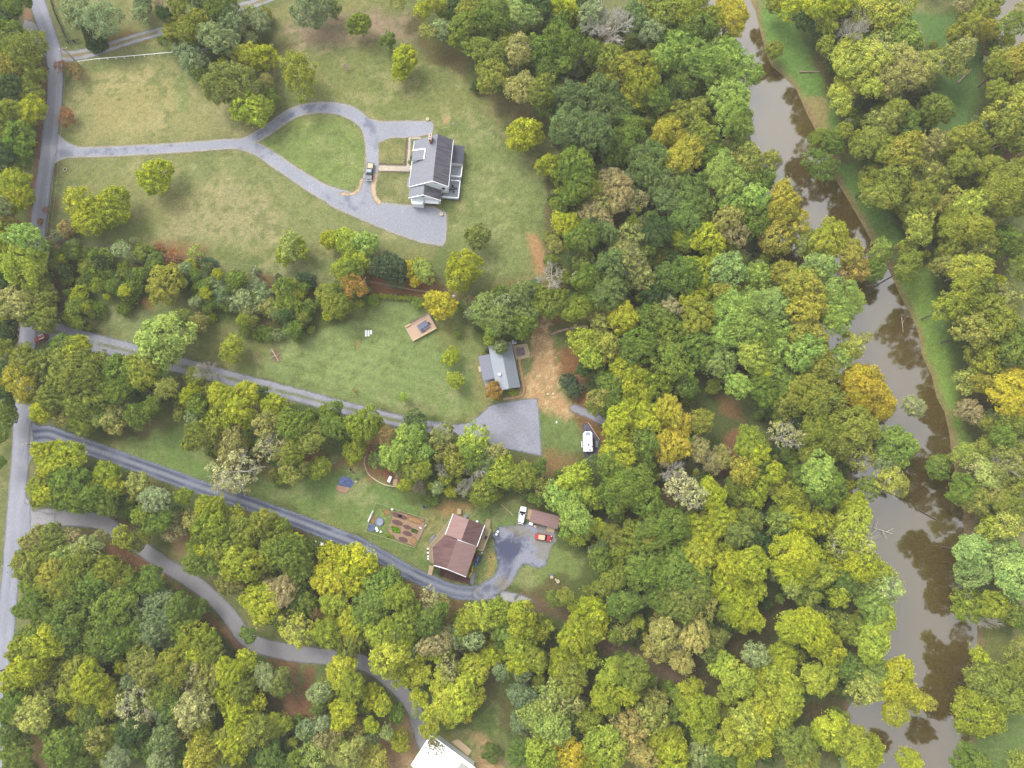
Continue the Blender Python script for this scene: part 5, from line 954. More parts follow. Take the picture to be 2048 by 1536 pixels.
MB().box(*[v for v in (D3([(600, 150)])[0][0] - .6, D3([(600, 150)])[0][0] + .5, D3([(600, 150)])[0][1] - .9, D3([(600, 150)])[0][1] + .5)], 0, .5).obj('back_step', M_plank, H3)
g3 = empty('grill', (*P(830 + 970 / 6.827, 1000 + 512 / 6.827, 3), 2.4), 1.2, 'black grill standing on the side deck of the brown-roofed house', 'grill')
MB().box(-.45, .45, -.3, .3, .55, 1.0).obj('hood', M_black, g3, bevel=.12)
MB().box(-.4, .4, -.25, .25, 0, .55).obj('cart', M_black, g3)
def kayak(name, a, b, m, label, w=.38, z=.35, cat='kayak'):
    a = np.array(P(*a, z)); b = np.array(P(*b, z)); L = np.linalg.norm(b - a); ang = math.atan2(b[1] - a[1], b[0] - a[0]); c = (a + b) / 2
    root = empty(name, (c[0], c[1], z), ang, label, cat, 'kayaks beside the brown-roofed house'); root.rotation_euler = (math.radians(28), 0, ang)
    n = 11; vs = []; fs = []
    for i in range(n):
        t = -1 + 2 * i / (n - 1); ww = w * max(1 - abs(t) ** 2.4, .02); hh = .17 * (1 - .3 * abs(t)); x = t * L / 2
        vs += [(x, -ww, 0.05), (x, 0, -hh), (x, ww, .05), (x, 0, hh * .8 * max(1 - abs(t) ** 3, .1) + .05)]
    for i in range(n - 1):
        for k in range(4): fs.append((4 * i + k, 4 * i + (k + 1) % 4, 4 * i + 4 + (k + 1) % 4, 4 * i + 4 + k))
    MB().add(vs, fs).obj('hull', m, root, smooth=True)
    MB().cyl((0, 0, .1), (0, 0, .2), .24, .22, 12).obj('cockpit', M_black, root)
kayak('kayak', (955, 1104), (946, 1126), mat('red_hull', (176, 52, 50), .4, .05, 1), 'red kayak tucked against the wall beside the side deck')
kayak('kayak', (957.5, 1111.5), (948.5, 1136), mat('blue_hull', (92, 164, 222), .4, .08, 1), 'pale blue kayak lying between the red and yellow ones')
kayak('kayak', (946.5, 1130.5), (939, 1156), mat('yellow_hull', (232, 206, 40), .4, .04, 1), 'yellow kayak along the wall near the mulch bed', .42)

# ---------------------------------------------------------------- shed, white building, lawn deck
sh = empty('shed', (8.9, -5.25, 0), math.radians(-15.2), 'long low shed with plain pinkish-brown roof above the gravel yard', 'shed')
MB().slab([(-3.95, -1.7, 2.2), (3.9, -1.7, 2.2), (3.9, .2, 2.85), (-3.95, .2, 2.85)], .12).obj('roof_slope', M_rb, sh); MB().slab([(-3.95, .2, 2.85), (3.9, .2, 2.85), (3.9, 1.7, 2.35), (-3.95, 1.7, 2.35)], .12).obj('roof_slope', M_rb, sh)
MB().box(-3.7, 3.7, -1.5, 1.5, 0, 2.15).obj('wall', M_brownwall, sh); MB().box(-1, 0, -1.56, -1.5, .1, 2.0).obj('door', M_plank, sh)
MB().box(-5.0, -3.75, -1.3, 1.5, .02, .3).obj('side_ramp', M_plank, sh); MB().box(1.2, 3.4, -2.9, -1.75, .02, .28).obj('front_ramp', M_plank, sh)
wb = empty('white_roofed_building', (-17.3, -66.2, 0), math.radians(-34.4), 'building with a flat bright white roof at the bottom edge', 'building')
MB().box(-6.9, 6.9, -4.6, 4.2, 4.0, 4.18).obj('roof', mat('white_membrane_roof', (246, 246, 248), .7, .03, 1.2), wb)
MB().box(-6.6, 6.6, -4.4, 3.9, 0, 4.0).obj('wall', M_siding, wb); MB().box(3.2, 6.2, .6, 3.3, 4.18, 4.2).obj('grey_roof_patch', mat('grey_patch', (190, 186, 182), .8, .1, 1), wb)
g = np.random.default_rng(5); n = 420; lc = np.stack([-6.6 + np.abs(g.normal(0, 2.0, n)), 4.0 - np.abs(g.normal(0, 1.5, n)), np.full(n, 4.215)], 1)
V_, q_, t_ = leaf_quads(lc, np.tile([0, 0, 1.0], (n, 1)), g.uniform(0, 1, (n, 2)), .3, g, .15) if False else (None, None, None)
ld = empty('picnic_deck', (-26.05, 48.45, 0), math.radians(29.5), 'low free-standing tan wooden deck on the lawn beside the yellow tree', 'deck')
MB().box(-3.95, 3.95, -2.6, 2.6, .3, .45).obj('platform', M_cedar, ld); MB().box(-3.8, 3.8, -2.5, 2.5, 0, .3).obj('skirt', M_rail, ld)
railing(ld, [(-1.9, 2.55), (3.9, 2.55), (3.9, -2.0)], .45, .9, M_rail, 1.0, top=.08)
for k in range(3): MB().box(-3.8 + k * 2.6, -1.35 + k * 2.6, -2.6, -2.1, .45, .9).obj('bench', M_plank, ld)
MB().box(-3.7, -2.2, 2.0, 2.5, .45, .85).obj('bench', M_plank, ld)
tb = empty('picnic_table', (*P(846.5, 652, 1.1), .45), math.radians(29.5 + 4), 'striped blue-grey picnic table on the tan lawn deck', 'picnic table')
tb.scale = (1.35, 1.3, 1)
M_pt = mat('blue_grey_boards', (118, 126, 152), .7, .1, 2.4, kind='bands', axis='Y')
MB().box(-1.15, 1.15, -.42, .42, .7, .76).obj('tabletop', M_pt, tb)
for s in (-1, 1): MB().box(-1.15, 1.15, s * .75 - .15, s * .75 + .15, .42, .47).obj('bench', M_pt, tb); MB().cyl((s * .8, -.8, 0), (s * .8, .8, .05), .05).cyl((s * .8, -.5, 0), (s * .8, 0, .7), .04).cyl((s * .8, .5, 0), (s * .8, 0, .7), .04).obj('leg', M_rail, tb)
for k, (a, b, s) in enumerate(((858, 646.5, 'right'), (847, 661, 'lower'))):
    chair('deck_chair', (*P(a, b, .9), .45), 1 + k, M_black, 'dark chair at the %s end of the striped picnic table' % s, 'chairs at the picnic table')

# ---------------------------------------------------------------- vehicles
def car(name, loc, ang, L, W, Hh, m, label, cat, prof, cab, roof_m=None, rooft=(.25, .45), hood_z=.95):
    """prof: list of (t along -1 rear..1 front, z top); cab=(rear, front) of glasshouse at the belt; rooft = how far the roof is set in from it"""
    root = empty(name, loc, ang, label, cat)
    n = len(prof); vs = []; fs = []
    for t, z in prof:
        x = t * L / 2; w = W / 2 * (1 - .16 * max(abs(t) - .72, 0) / .28 - .08 * (abs(t) > .97))
        vs += [(x, -w * .96, .3), (x, -w, .62), (x, -w * .9, z), (x, w * .9, z), (x, w, .62), (x, w * .96, .3)]
    for i in range(n - 1):
        for k in range(6): fs.append((6 * i + k, 6 * i + 6 + k, 6 * i + 6 + (k + 1) % 6, 6 * i + (k + 1) % 6))
    fs += [tuple(range(5, -1, -1)), tuple(6 * (n - 1) + k for k in range(6))]
    fs = [tuple(reversed(f)) for f in fs[:-2]] + [tuple(reversed(f)) for f in fs[-2:]]
    MB().add(vs, fs).obj('body', m, root, bevel=.04)
    b0, b1 = cab; w0 = W * .44; w1 = W * .35; r0, r1 = b0 + rooft[0], b1 - rooft[1]
    MB().frus((b0, b1, -w0, w0), hood_z - .03, (r0, r1, -w1, w1), Hh - .05).obj('windows', M_glass, root)
    MB().box(r0, r1, -w1 - .02, w1 + .02, Hh - .05, Hh).obj('roof', roof_m or m, root, bevel=.03)
    for sx in (-.31, .31):
        for s in (-1, 1):
            wl = MB().cyl((sx * L, s * (W / 2 - .2), .33), (sx * L, s * (W / 2 + .01), .33), .33, n=14).obj('wheel', M_tire, root)
            MB().cyl((sx * L, s * (W / 2 - .02), .33), (sx * L, s * (W / 2 + .03), .33), .19, n=10).obj('rim', M_hubs, wl)
    for s in (-1, 1):
        MB().box(L / 2 - .22, L / 2 - .02, s * W * .34 - .16, s * W * .34 + .16, .62, .76).obj('headlight', M_lamp, root)
        MB().box(-L / 2 + .0, -L / 2 + .12, s * W * .36 - .12, s * W * .36 + .12, .66, .84).obj('tail_light', M_taill, root)
        MB().box(b1 - .55, b1 - .35, s * (W / 2 + .02) - .1, s * (W / 2 + .02) + .1, .95, 1.08).obj('wing_mirror', m, root)
    return root
suvp = [(-1, .8), (-.97, 1.0), (-.5, 1.02), (.3, 1.0), (.4, .98), (.85, .92), (.97, .8), (1, .62)]
c1 = car('parked_suv', (2.75, -4.25, 0), math.radians(78.5), 4.75, 1.9, 1.65, M_whitecar, 'white car with dark windscreen and sunroof beside the brown shed', 'car', suvp, (-2.2, 1.05), rooft=(.3, .65), hood_z=1.0)
MB().box(-.1, .45, -.35, .35, 1.65, 1.67).obj('sunroof', M_glass, c1)
redp = [(-1, .72), (-.96, .92), (-.6, .95), (.15, .93), (.3, .92), (.8, .84), (.96, .72), (1, .58)]
car('parked_convertible', (8.5, -10.15, 0), math.radians(-8.7), 4.45, 1.78, 1.35, M_redp, 'bright red car with a tan roof parked on the gravel yard', 'car', redp, (-1.4, .95), M_tan, (.05, .55), .93)
c3 = car('parked_hatchback', (-134.0, 45.2, 0), math.radians(203), 3.9, 1.75, 1.5, M_red2, 'dark red hatchback turning out of the middle driveway onto the main road', 'car', suvp, (-1.8, .85), rooft=(.3, .6), hood_z=1.0)
MB().box(-1.2, .1, .48, .6, 1.5, 1.54).box(-1.2, .1, -.6, -.48, 1.5, 1.54).obj('roof_glint_bar', M_white, c3)  # white bars stand in for bright reflections on the roof
tp = [(-1, .7), (-.98, .95), (-.16, .98), (.3, 1.05), (.4, 1.05), (.9, .98), (.98, .85), (1, .62)]
tr_ = empty('pickup_truck', (-42.2, 95.9, 0), math.radians(-94), 'dark blue-grey pickup with tan load in its bed on the loop', 'pickup truck')
L, W = 5.5, 1.95
MB().box(-2.7, -.45, -.97, -.87, .45, 1.1).box(-2.7, -.45, .87, .97, .45, 1.1).box(-2.75, -2.65, -.97, .97, .45, 1.1).box(-2.7, -.45, -.87, .87, .45, .6).obj('bed', M_truck, tr_)
MB().box(-2.6, -.95, -.8, .8, .6, 1.08).obj('bed_load', M_tan, tr_, bevel=.12)
MB().frus((-.5, 2.7, -.96, .96), .4, (-.5, 2.6, -.9, .9), 1.1).obj('body', M_truck, tr_, bevel=.05)
MB().frus((-.5, 1.35, -.88, .88), 1.1, (-.3, .75, -.7, .7), 1.75).obj('windows', M_glass, tr_)
MB().box(-.32, .62, -.72, .72, 1.75, 1.82).obj('roof', mat('pale_blue_reflecting_roof', (120, 140, 166), .2, .05, 1, spec=.6), tr_, bevel=.03)
MB().box(2.62, 2.78, -.9, .9, .45, .72).obj('bumper', M_white, tr_, bevel=.04)
for sx in (-1.7, 1.75):
    for s in (-1, 1):
        wl = MB().cyl((sx, s * .78, .38), (sx, s * 1.0, .38), .38, n=14).obj('wheel', M_tire, tr_); MB().cyl((sx, s * .97, .38), (sx, s * 1.02, .38), .22, n=10).obj('rim', M_hubs, wl)
for s in (-1, 1):
    MB().box(2.5, 2.72, s * .7 - .16, s * .7 + .16, .76, .95).obj('headlight', M_lamp, tr_); MB().box(-2.78, -2.7, s * .86 - .08, s * .86 + .08, .7, 1.0).obj('tail_light', M_taill, tr_)
    MB().box(.9, 1.1, s * 1.06 - .12, s * 1.06 + .12, 1.1, 1.28).obj('wing_mirror', M_black, tr_)
cp = empty('camper_trailer', (20.85, 15.7, 0), math.radians(90.5), 'white travel trailer parked on the dark pad beside the wood', 'camper trailer')
bd = MB(); bd.poly([(-2.75, -1.2), (2.35, -1.2), (2.75, -.75), (2.75, .75), (2.35, 1.2), (-2.75, 1.2)], .55, 2.85); bd.obj('body', M_whitecar, cp, bevel=.08)
MB().slab([(1.55, -.8, 2.87), (2.45, -.6, 2.87), (2.62, 0, 2.86), (2.45, .6, 2.87), (1.55, .8, 2.87)], .02).obj('front_cap', mat('grey_tinted_cap', (176, 186, 196), .4, .06, 1), cp)
for x, y, s in ((1.1, 0, .16), (.75, -.75, .14), (-.9, -.1, .28), (-1.45, -1.0, .17), (-2.35, -.45, .2)): MB().box(x - s, x + s, y - s, y + s, 2.85, 2.98).obj('roof_vent', M_rail, cp, bevel=.03)
MB().box(-1.6, .1, 1.2, 1.6, .8, 2.3).obj('slide_out', M_grey, cp); MB().box(-1.65, .15, 1.6, 1.66, .8, 2.4).obj('awning', M_white, cp)
MB().cyl((2.7, -.5, .5), (3.6, 0, .5), .06).cyl((2.7, .5, .5), (3.6, 0, .5), .06).obj('hitch', M_black, cp); MB().cyl((3.0, 0, .5), (3.0, 0, .95), .22, n=10).obj('gas_bottle', M_black, cp)
for s in (-1, 1): MB().cyl((-.5, s * .95, .35), (-.5, s * 1.15, .35), .35, n=12).cyl((.3, s * .95, .35), (.3, s * 1.15, .35), .35, n=12).obj('wheel', M_tire, cp)
for x in (-.2, 1.2): window(cp, x, x + .8, -1.2, 1.4, 2.1)
o = empty('folding_table', (*P(1193.5, 888, .7), 0), 0, 'grey-green folding table on the pad right of the travel trailer', 'table'); MB().box(-.35, .35, -.85, .85, .7, .75).obj('tabletop', mat('grey_green_top', (132, 150, 146), .6, .05, 2), o); MB().box(-.3, .3, -.7, -.65, 0, .7).box(-.3, .3, .65, .7, 0, .7).obj('leg', M_grey, o)
def beam(name, a, b, r, m, label, cat, z=.12, group=None, n=6, sides=None):
    p = P(*a, z); q = P(*b, z); c = ((p[0] + q[0]) / 2, (p[1] + q[1]) / 2)
    zb = float(relief(*c)[0]); zb = max(zb, -1.45)
    o = MB().cyl((p[0] - c[0], p[1] - c[1], z), (q[0] - c[0], q[1] - c[1], z + .05), r, r * .75, n)
    if sides:
        for t, dx, dy in sides:
            s = ((p[0] + (q[0] - p[0]) * t) - c[0], (p[1] + (q[1] - p[1]) * t) - c[1]); o.cyl((s[0], s[1], z), (s[0] + dx, s[1] + dy, z + .4), r * .6, r * .2, 5)
    return tag(o.obj(name, m, None, (c[0], c[1], zb)), label, cat, group)
beam('timber_edging', (1176.5, 845), (1199, 879.5), .13, M_plank, 'long pale timber laid diagonally beside the travel trailer pad', 'timber')
beam('timber_pole', (1002.5, 1008.5), (1027, 1031), .12, M_plank, 'long thin straw-coloured pole lying on grass left of the white car', 'timber pole')
beam('fallen_log', (1600, 142.5), (1640, 143), .22, M_tanbark if 'M_tanbark' in globals() else M_deadlog, 'brown log in the green cover by the upper river bend', 'log', .2)
beam('fallen_log', (1915, 166), (1943, 138), .3, M_deadlog, 'pale forked log in the top-right glade beyond the river', 'log', .3, sides=[(.4, 2.2, 2.6)])
beam('fallen_log', (1955, 309), (2009, 286), .25, M_deadlog, 'long tan log lying below the right-hand trees of the glade', 'log', .3, sides=[(.55, 1.6, -1.8), (.7, 1.2, 2.4)])
beam('driftwood', (1752, 1056), (1790, 1068), .13, mat('bleached_wood', (226, 220, 206), .9, .05, 2), 'bleached white dead branch over the water by the near bank', 'driftwood', .5, sides=[(.2, -1.5, -1.2), (.5, .8, -2.2), (.7, 1.8, 1.0), (.1, 1.0, 2.6)])
beam('driftwood', (1840, 1018), (1880, 1040), .14, M_bark if 'M_bark' in globals() else M_rail, 'dark snag sticking out of the wide river near its right shadow', 'driftwood', .3, sides=[(.3, 2.2, 1.8), (.5, 2.6, -1.0), (.2, -1.5, 1.5)])
beam('driftwood', (1809, 632), (1812, 662), .13, M_deadlog, 'thin fallen trunk along the right bank at the bend', 'driftwood', .4, sides=[(.4, .9, 1.6)])
beam('driftwood', (1783, 985), (1812, 996), .1, M_deadlog, 'small pale branch poking over the river below the lime tree', 'driftwood', .5)
beam('fallen_limb', (543, 698), (557, 722), .11, M_cap, 'pale limb across the brown mulch ring on the middle lawn', 'limb', .15, sides=[(.3, -1.2, .8), (.6, 1.3, .9), (.5, -1.0, -1.0)])

# ---------------------------------------------------------------- poles, wires, fences
POLES = []
def pole(b, h, label, arm=(0, 0), armdir=0.0, lamp=False):
    x, y = P(*b); o = empty('utility_pole' if not lamp else 'lamp_post', (x, y, 0), armdir, label, 'utility pole' if not lamp else 'lamp post')
    MB().cyl((0, 0, 0), (0, 0, h), .2 if not lamp else .09, .14 if not lamp else .07, 8).obj('post', M_polew if not lamp else M_grey, o)
    if lamp: MB().cyl((0, 0, h), (.6, 0, h + .1), .05).obj('arm', M_grey, o); MB().dome((.0, 0, h), .45, .4).obj('lamp_head', M_white, o)
    else:
        MB().box(-1.2, 1.2, -.07, .07, h - .35, h - .2).obj('crossarm', M_polew, o)
        for s in (-1.1, 0, 1.1): MB().cyl((s, 0, h - .2), (s, 0, h + .05), .07, n=6).obj('insulator', M_white, o)
    POLES.append((x, y, h, armdir)); return o
pole((161, 132), 8.4, 'wooden utility pole beside the mouth of the two-track drive', armdir=.2)
pole((127, 494), 7.6, 'wooden utility pole at the lower-left corner of the field', armdir=.3)
tpole = pole((92, 892), 7.6, 'wooden utility pole with transformer at the lower driveway mouth', armdir=.1)
MB().cyl((-.45, .1, 6.2), (-.45, .1, 7.1), .28, n=12).obj('transformer', M_grey, tpole)
pole((45, 1128), 6.0, 'short utility pole below the wooded lane mouth', armdir=.05)
pole((528, 557), 8.0, 'slim utility pole on grass above the hedge', armdir=1.2)
pole((738, 577), 7.0, 'utility pole among rusty shrubs above the hedge row', armdir=1.2)
pole((910, 601), 4.2, 'post with white round lamp right of the yellow tree', lamp=True)
pole((12, 1338), 6.0, 'utility pole beside the bottom of the main road', armdir=.05)
def wires(i, j, label, offs=(-1.1, 0, 1.1), sag=.9):
    a, b = POLES[i], POLES[j]; mb = MB()
    for s in offs:
        p = np.array([a[0] + s * math.cos(a[3]), a[1] + s * math.sin(a[3]), a[2] + .05]); q = np.array([b[0] + s * math.cos(b[3]), b[1] + s * math.sin(b[3]), b[2] + .05])
        pr = p
        for k in range(1, 13):
            t = k / 12; c = p + (q - p) * t - np.array([0, 0, sag * 4 * t * (1 - t)]); mb.cyl(pr, c, .016, n=3); pr = c
    tag(mb.obj('power_line', M_wire), label, 'power line', 'power lines between the poles')
wires(0, 1, 'thin wires along the main road above the looped driveway mouth'); wires(1, 2, 'thin wires over trees between middle and lower driveway poles')
wires(2, 3, 'thin wires along the main road below the lower driveway', (-1.0, 1.0)); wires(1, 4, 'thin wires crossing above the hedge from the road'); wires(4, 5, 'thin wires over the small conifer to the rusty shrubs'); wires(5, 6, 'thin wires from rusty shrubs towards the yellow tree', (0, .3)); wires(3, 7, 'thin wires beside the bottom stretch of main road', (-1, 1))
def fence(name, pts, h, m, label, every=2.4, rails=3, post=.08, rail=.05, z=0, cat='fence'):
    w_ = [np.array(P(*p)) for p in pts]; c = np.mean(w_, 0); root = empty(name, (c[0], c[1], z), 0, label, cat); rl = MB()
    for a, b in zip(w_[:-1], w_[1:]):
        L = np.linalg.norm(b - a); n = max(1, round(L / every)); ang = math.atan2(b[1] - a[1], b[0] - a[0]); mid = (a + b) / 2 - c
        for k in range(rails):
            zz = h * (k + 1) / (rails + .15); rl.box(-L / 2, L / 2, -rail / 2, rail / 2, zz - .07, zz + .05, ang, tuple(mid))
        for i in range(n):
            q = a + (b - a) * i / n - c; MB().box(q[0] - post, q[0] + post, q[1] - post, q[1] + post, 0, h).obj('post', m, root)
    rl.obj('rail', m, root); return root
M_blackf = mat('black_board', (52, 50, 50), .8, .1, 3)
fence('board_fence', [(104, 0), (110, 22), (118, 42), (128, 62), (135, 80)], 1.3, M_blackf, 'black board fence along the road at the top left', rail=.1)
fence('board_fence', [(137, 87), (163, 83)], 1.3, M_blackf, 'short black fence panel beside the two-track drive', rail=.12, post=.12)
fence('rail_fence', [(155, 127), (200, 121), (250, 117), (350, 108), (432, 100)], 1.1, M_white, 'long thin white rail fence above the top meadow', 3.0, 1, .05, .10)
fence('garden_fence', [(752, 1005), (800, 1021), (856, 1039), (828.6, 1094.7), (780, 1078), (732.5, 1062.7), (752, 1005)], 1.2, mat('pale_stakes', (198, 190, 150), .8, .1, 3), 'thin wire and stake fence round the vegetable garden', 1.6, 2, .035, .03)
MB_ = tag(MB().cyl((0, 0, .25), (P(747, 1021)[0] - P(737, 1043)[0], P(747, 1021)[1] - P(737, 1043)[1], .3), .22, n=8).obj('white_gutter_pipe', M_white, None, (*P(737, 1043), 0)), 'long white pipe along the left garden fence', 'pipe')
# vegetable garden
for k, (a, b, w_, h_, ds) in enumerate([(794, 1030, 10, 4.5, 'upper left'), (805, 1034, 9, 4, 'upper right, dug-over'), (794.5, 1045, 10.5, 5, 'middle left, darkest'), (814.5, 1054, 8, 4, 'middle right'), (815, 1067, 9, 4.5, 'lower middle'), (806.5, 1079, 9, 4.5, 'bottom')]):
    x, y = P(a * 1.0, b * 1.0); s = .142
    o = MB(); o.poly([(w_ * s * math.cos(t) * (1.05 if abs(math.cos(t)) > .6 else .95), h_ * s * math.sin(t)) for t in np.linspace(0, 2 * math.pi, 13)[:-1]], 0, .16).obj('garden_bed', M_soil, None, (x, y, .03)).rotation_euler = (0, 0, math.radians(-19))
    tag(COL.objects[-1] if False else bpy.context.scene.collection.objects[-1], ds + ' bed of bare dark soil in the vegetable garden', 'garden bed', 'bare beds of the vegetable garden')
def round_tub(px, py, r, h, m, label, cat, name, inner=None, group=None):
    x, y = P(px, py, h); o = empty(name, (x, y, 0), 0, label, cat, group)
    MB().ring((0, 0), r * .82, r, 0, h).obj('wall', m, o); MB().cyl((0, 0, .05), (0, 0, h * .6), r * .84, n=16).obj('filling', inner or m, o)
round_tub(758.7, 1043.5, 1.15, .4, M_pool, 'larger faded blue wading pool in the fenced garden', 'wading pool', 'wading_pool', mat('grey_junk', (120, 130, 160), .5, .35, 4, c2=(190, 196, 210)))
round_tub(743, 1055, 1.05, .4, M_pool, 'flattened blue-grey wading pool in the garden corner', 'wading pool', 'wading_pool', mat('dark_water', (92, 108, 140), .3, .3, 3))
for a, b, r, l in ((754, 1061.5, .3, 'left of two white buckets by the garden corner'), (761, 1063.5, .28, 'right of two white buckets by the garden corner'), (784, 1018.5, .3, 'pale round tub at the top garden fence')): round_tub(a, b, r, .4, M_white, l, 'bucket', 'bucket')
o = MB().box(-.32, .32, -.62, .62, 0, .4).obj('storage_box', M_white, None, (*P(754, 1058.5), 0), bevel=.05); o.rotation_euler = (0, 0, .5); tag(o, 'white rectangular box beside the wading pools', 'box')
round_tub(848.5, 1013.5, .55, .5, M_pool, 'round blue-grey tub with dark centre on grass above the garden', 'tub', 'round_tub', M_black)
for k, (a, b) in enumerate(((851, 1051.5), (841, 1056))): o = MB().box(-.35, .35, -.12, .12, 0, .5).obj('white_tray', M_white, None, (*P(a, b), 0), bevel=.04); o.rotation_euler = (0, 0, .7 - k * 1.2); tag(o, ('upper' if k == 0 else 'lower') + ' white scrap at the right garden fence', 'tray')
# things round the brown roofed house
def spool(px, py, r, h, m, label, name='cable_spool', cat='cable spool', group=None):
    x, y = P(px, py, h); o = empty(name, (x, y, 0), 0, label, cat, group)
    MB().cyl((0, 0, h - .07), (0, 0, h), r, n=18).obj('top', m, o); MB().cyl((0, 0, 0), (0, 0, h - .07), r * .45, n=12).obj('drum', M_rail, o); MB().cyl((0, 0, 0), (0, 0, .06), r, n=18).obj('base', m, o); MB().cyl((0, 0, h), (0, 0, h + .03), r * .3, n=10).obj('hub', M_rail, o)
spool(931.5, 1032.5, .5, .6, M_grey, 'grey wooden spool on grass behind the brown-roofed house')
spool(1103.6, 1154.3, .4, .55, M_cream, 'upper-left of two cream spools on the small lawn', group='cream spools on the lawn'); spool(1116, 1163, .46, .55, M_cream, 'lower-right of two cream spools on the small lawn', group='cream spools on the lawn')
spool(855, 237.5, .5, .5, M_cream, 'pale round spool table at the top of the gravel apron', 'round_table', 'table'); spool(882.5, 427.6, .52, .5, M_cream, 'pale round spool table by the garage corner', 'round_table', 'table')
o = tag(MB().box(-.2, .2, -.2, .2, 0, .4).obj('small_stool', M_cream, None, (*P(1111.3, 1159), 0), bevel=.05), 'small pale stool between the two cream spools', 'stool')
o = tag(MB().box(-.25, .25, -.2, .2, 0, .35).frus((-.2, .2, -.16, .16), .35, (-.1, .1, -.1, .1), .5).obj('toy_tractor', mat('bright_blue_plastic', (60, 110, 190), .5, .05, 1), None, (*P(1103, 1149.5), 0)), 'small bright blue toy above the cream spools', 'toy')
def barrel(px, py, r, h, m, label, name='barrel', cat='barrel', group=None):
    x, y = P(px, py, h); o = empty(name, (x, y, 0), 0, label, cat, group); MB().cyl((0, 0, 0), (0, 0, h), r * .92, r, 14).obj('body', m, o); MB().cyl((0, 0, h), (0, 0, h + .04), r * .85, n=14).obj('lid', m, o)
barrel(995.5, 1063.3, .3, .8, M_white, 'upper of two white barrels at the edge of the gravel yard'); barrel(992.9, 1068.8, .32, .8, M_white, 'lower of two white barrels at the edge of the gravel yard')
barrel(981.6, 1114.3, .24, .35, M_black, 'black bucket in the grass by the curved driveway', 'bucket', 'bucket'); barrel(954.2, 1043.2, .34, .7, M_white, 'white round tank at the back wall of the brown-roofed house', 'tank', 'tank')
barrel(964, 1105.8, .2, .5, M_white, 'small white pot at the corner of the side deck', 'pot', 'pot')
for k, (b, m, w1) in enumerate(((1097.4, M_white, 'white'), (1101.5, M_black, 'black'), (1105.3, M_white, 'white'), (1109, M_black, 'black'), (1112.5, M_white, 'white'), (1117.5, M_white, 'white'))):
    barrel(855.4 + .2 * k, b, .27, .5, m, '%s tub, %s from top in the row left of the wrap deck' % (w1, ('first', 'second', 'third', 'fourth', 'fifth', 'sixth')[k]), 'planter_tub', 'tub', 'tubs left of the wrap deck')
for k, (a, b, s) in enumerate(((865, 1079, .8), (868.5, 1074, .6), (862.5, 1084, .5))):
    o = MB(); o.dome((0, 0, 0), s, .5, 9, 3); tag(o.obj('rubbish_heap', mat('junk_%s' % k, (92, 90, 110), .7, .4, 4, c2=(170, 168, 184)), None, (*P(a, b), 0)), ('middle', 'upper', 'lower')[k] + ' dark junk heap along the left side of the wrap deck', 'junk heap')
tw = MB(); g = np.random.default_rng(3); n_ = 12; vs = []; fs = []
def heap(name, cpx, pts, hgt, m, label, cat, seed):
    g = np.random.default_rng(seed); c = np.array(P(*cpx)); W_ = [np.array(P(*p)) - c for p in pts]; rings = 5; vs = []; fs = []; n = len(W_)
    fine = [W_[i] * (1 - t) + W_[(i + 1) % n] * t for i in range(n) for t in (0, .33, .66)]; n = len(fine)
    for r in range(rings):
        k = 1 - r / rings
        for p in fine: vs.append((p[0] * k + g.normal(0, .12) * (r > 0), p[1] * k + g.normal(0, .12) * (r > 0), .03 + hgt * (r / rings) ** .6 * g.uniform(.5, 1.3)))
    vs.append((0, 0, hgt))
    for r in range(rings - 1):
        for i in range(n): fs.append((r * n + i, r * n + (i + 1) % n, (r + 1) * n + (i + 1) % n, (r + 1) * n + i))
    for i in range(n): fs.append(((rings - 1) * n + i, (rings - 1) * n + (i + 1) % n, rings * n))
    return tag(MB().add(vs, fs).obj(name, m, None, (c[0], c[1], 0)), label, cat)
heap('tarpaulin', (693.5, 965), [(678, 957), (688, 951), (700, 956), (709, 966), (702, 975), (690, 974), (677, 970)], .7, M_bluet, 'crumpled bright blue tarpaulin on bare dirt left of the tree ring', 'tarpaulin', 4)
heap('tarpaulin', (957, 1119), [(953, 1107), (966, 1112), (962, 1122), (954, 1131), (950, 1127)], .5, mat('dark_blue_tarp', (66, 76, 104), .5, .3, 3), 'dark blue tarpaulin between the kayaks and the side deck', 'tarpaulin', 6)
heap('tarpaulin', (1124.5, 1058), [(1121, 1055), (1127, 1054), (1128, 1059), (1125, 1065), (1123, 1061)], .5, mat('vivid_blue_tarp', (40, 110, 190), .5, .2, 3), 'small vivid blue tarpaulin under the tree right of the shed', 'tarpaulin', 8)
for k, (a, b, r, l) in enumerate(((702.2, 939.8, .3, 'dark lawn chair, uppermost beside the blue tarpaulin'), (708.8, 945.3, 1.1, 'lawn chair below the uppermost one by the tarpaulin'), (715.3, 957.8, 2.0, 'lawn chair right of the blue tarpaulin'), (712.3, 963.5, 2.6, 'lawn chair lowest at the right of the tarpaulin'))):
    chair('lawn_chair', (*P(a, b), 0), r, M_black if k == 0 else M_cream if k == 3 else M_rail, l, 'lawn chairs beside the blue tarpaulin')
barrel(668, 926, .26, .6, M_grey, 'small grey can on grass above the lawn chairs', 'can', 'can')
o = empty('white_table', (*P(779, 958.3, .7), 0), math.radians(-22), 'white folding table under the trees inside the stone edging', 'table'); MB().box(-.42, .42, -.85, .85, .68, .74).obj('tabletop', M_white, o); MB().box(-.35, .35, -.7, -.64, 0, .68).box(-.35, .35, .64, .7, 0, .68).obj('leg', M_grey, o)
o = empty('pallet', (*P(790.3, 964.5, .2), 0), math.radians(-6), 'tan wooden pallet right of the white folding table', 'pallet')
for k in range(6): MB().box(-.55, .55, -.8 + k * .28, -.58 + k * .28, .1, .14).obj('slat', M_plank, o)
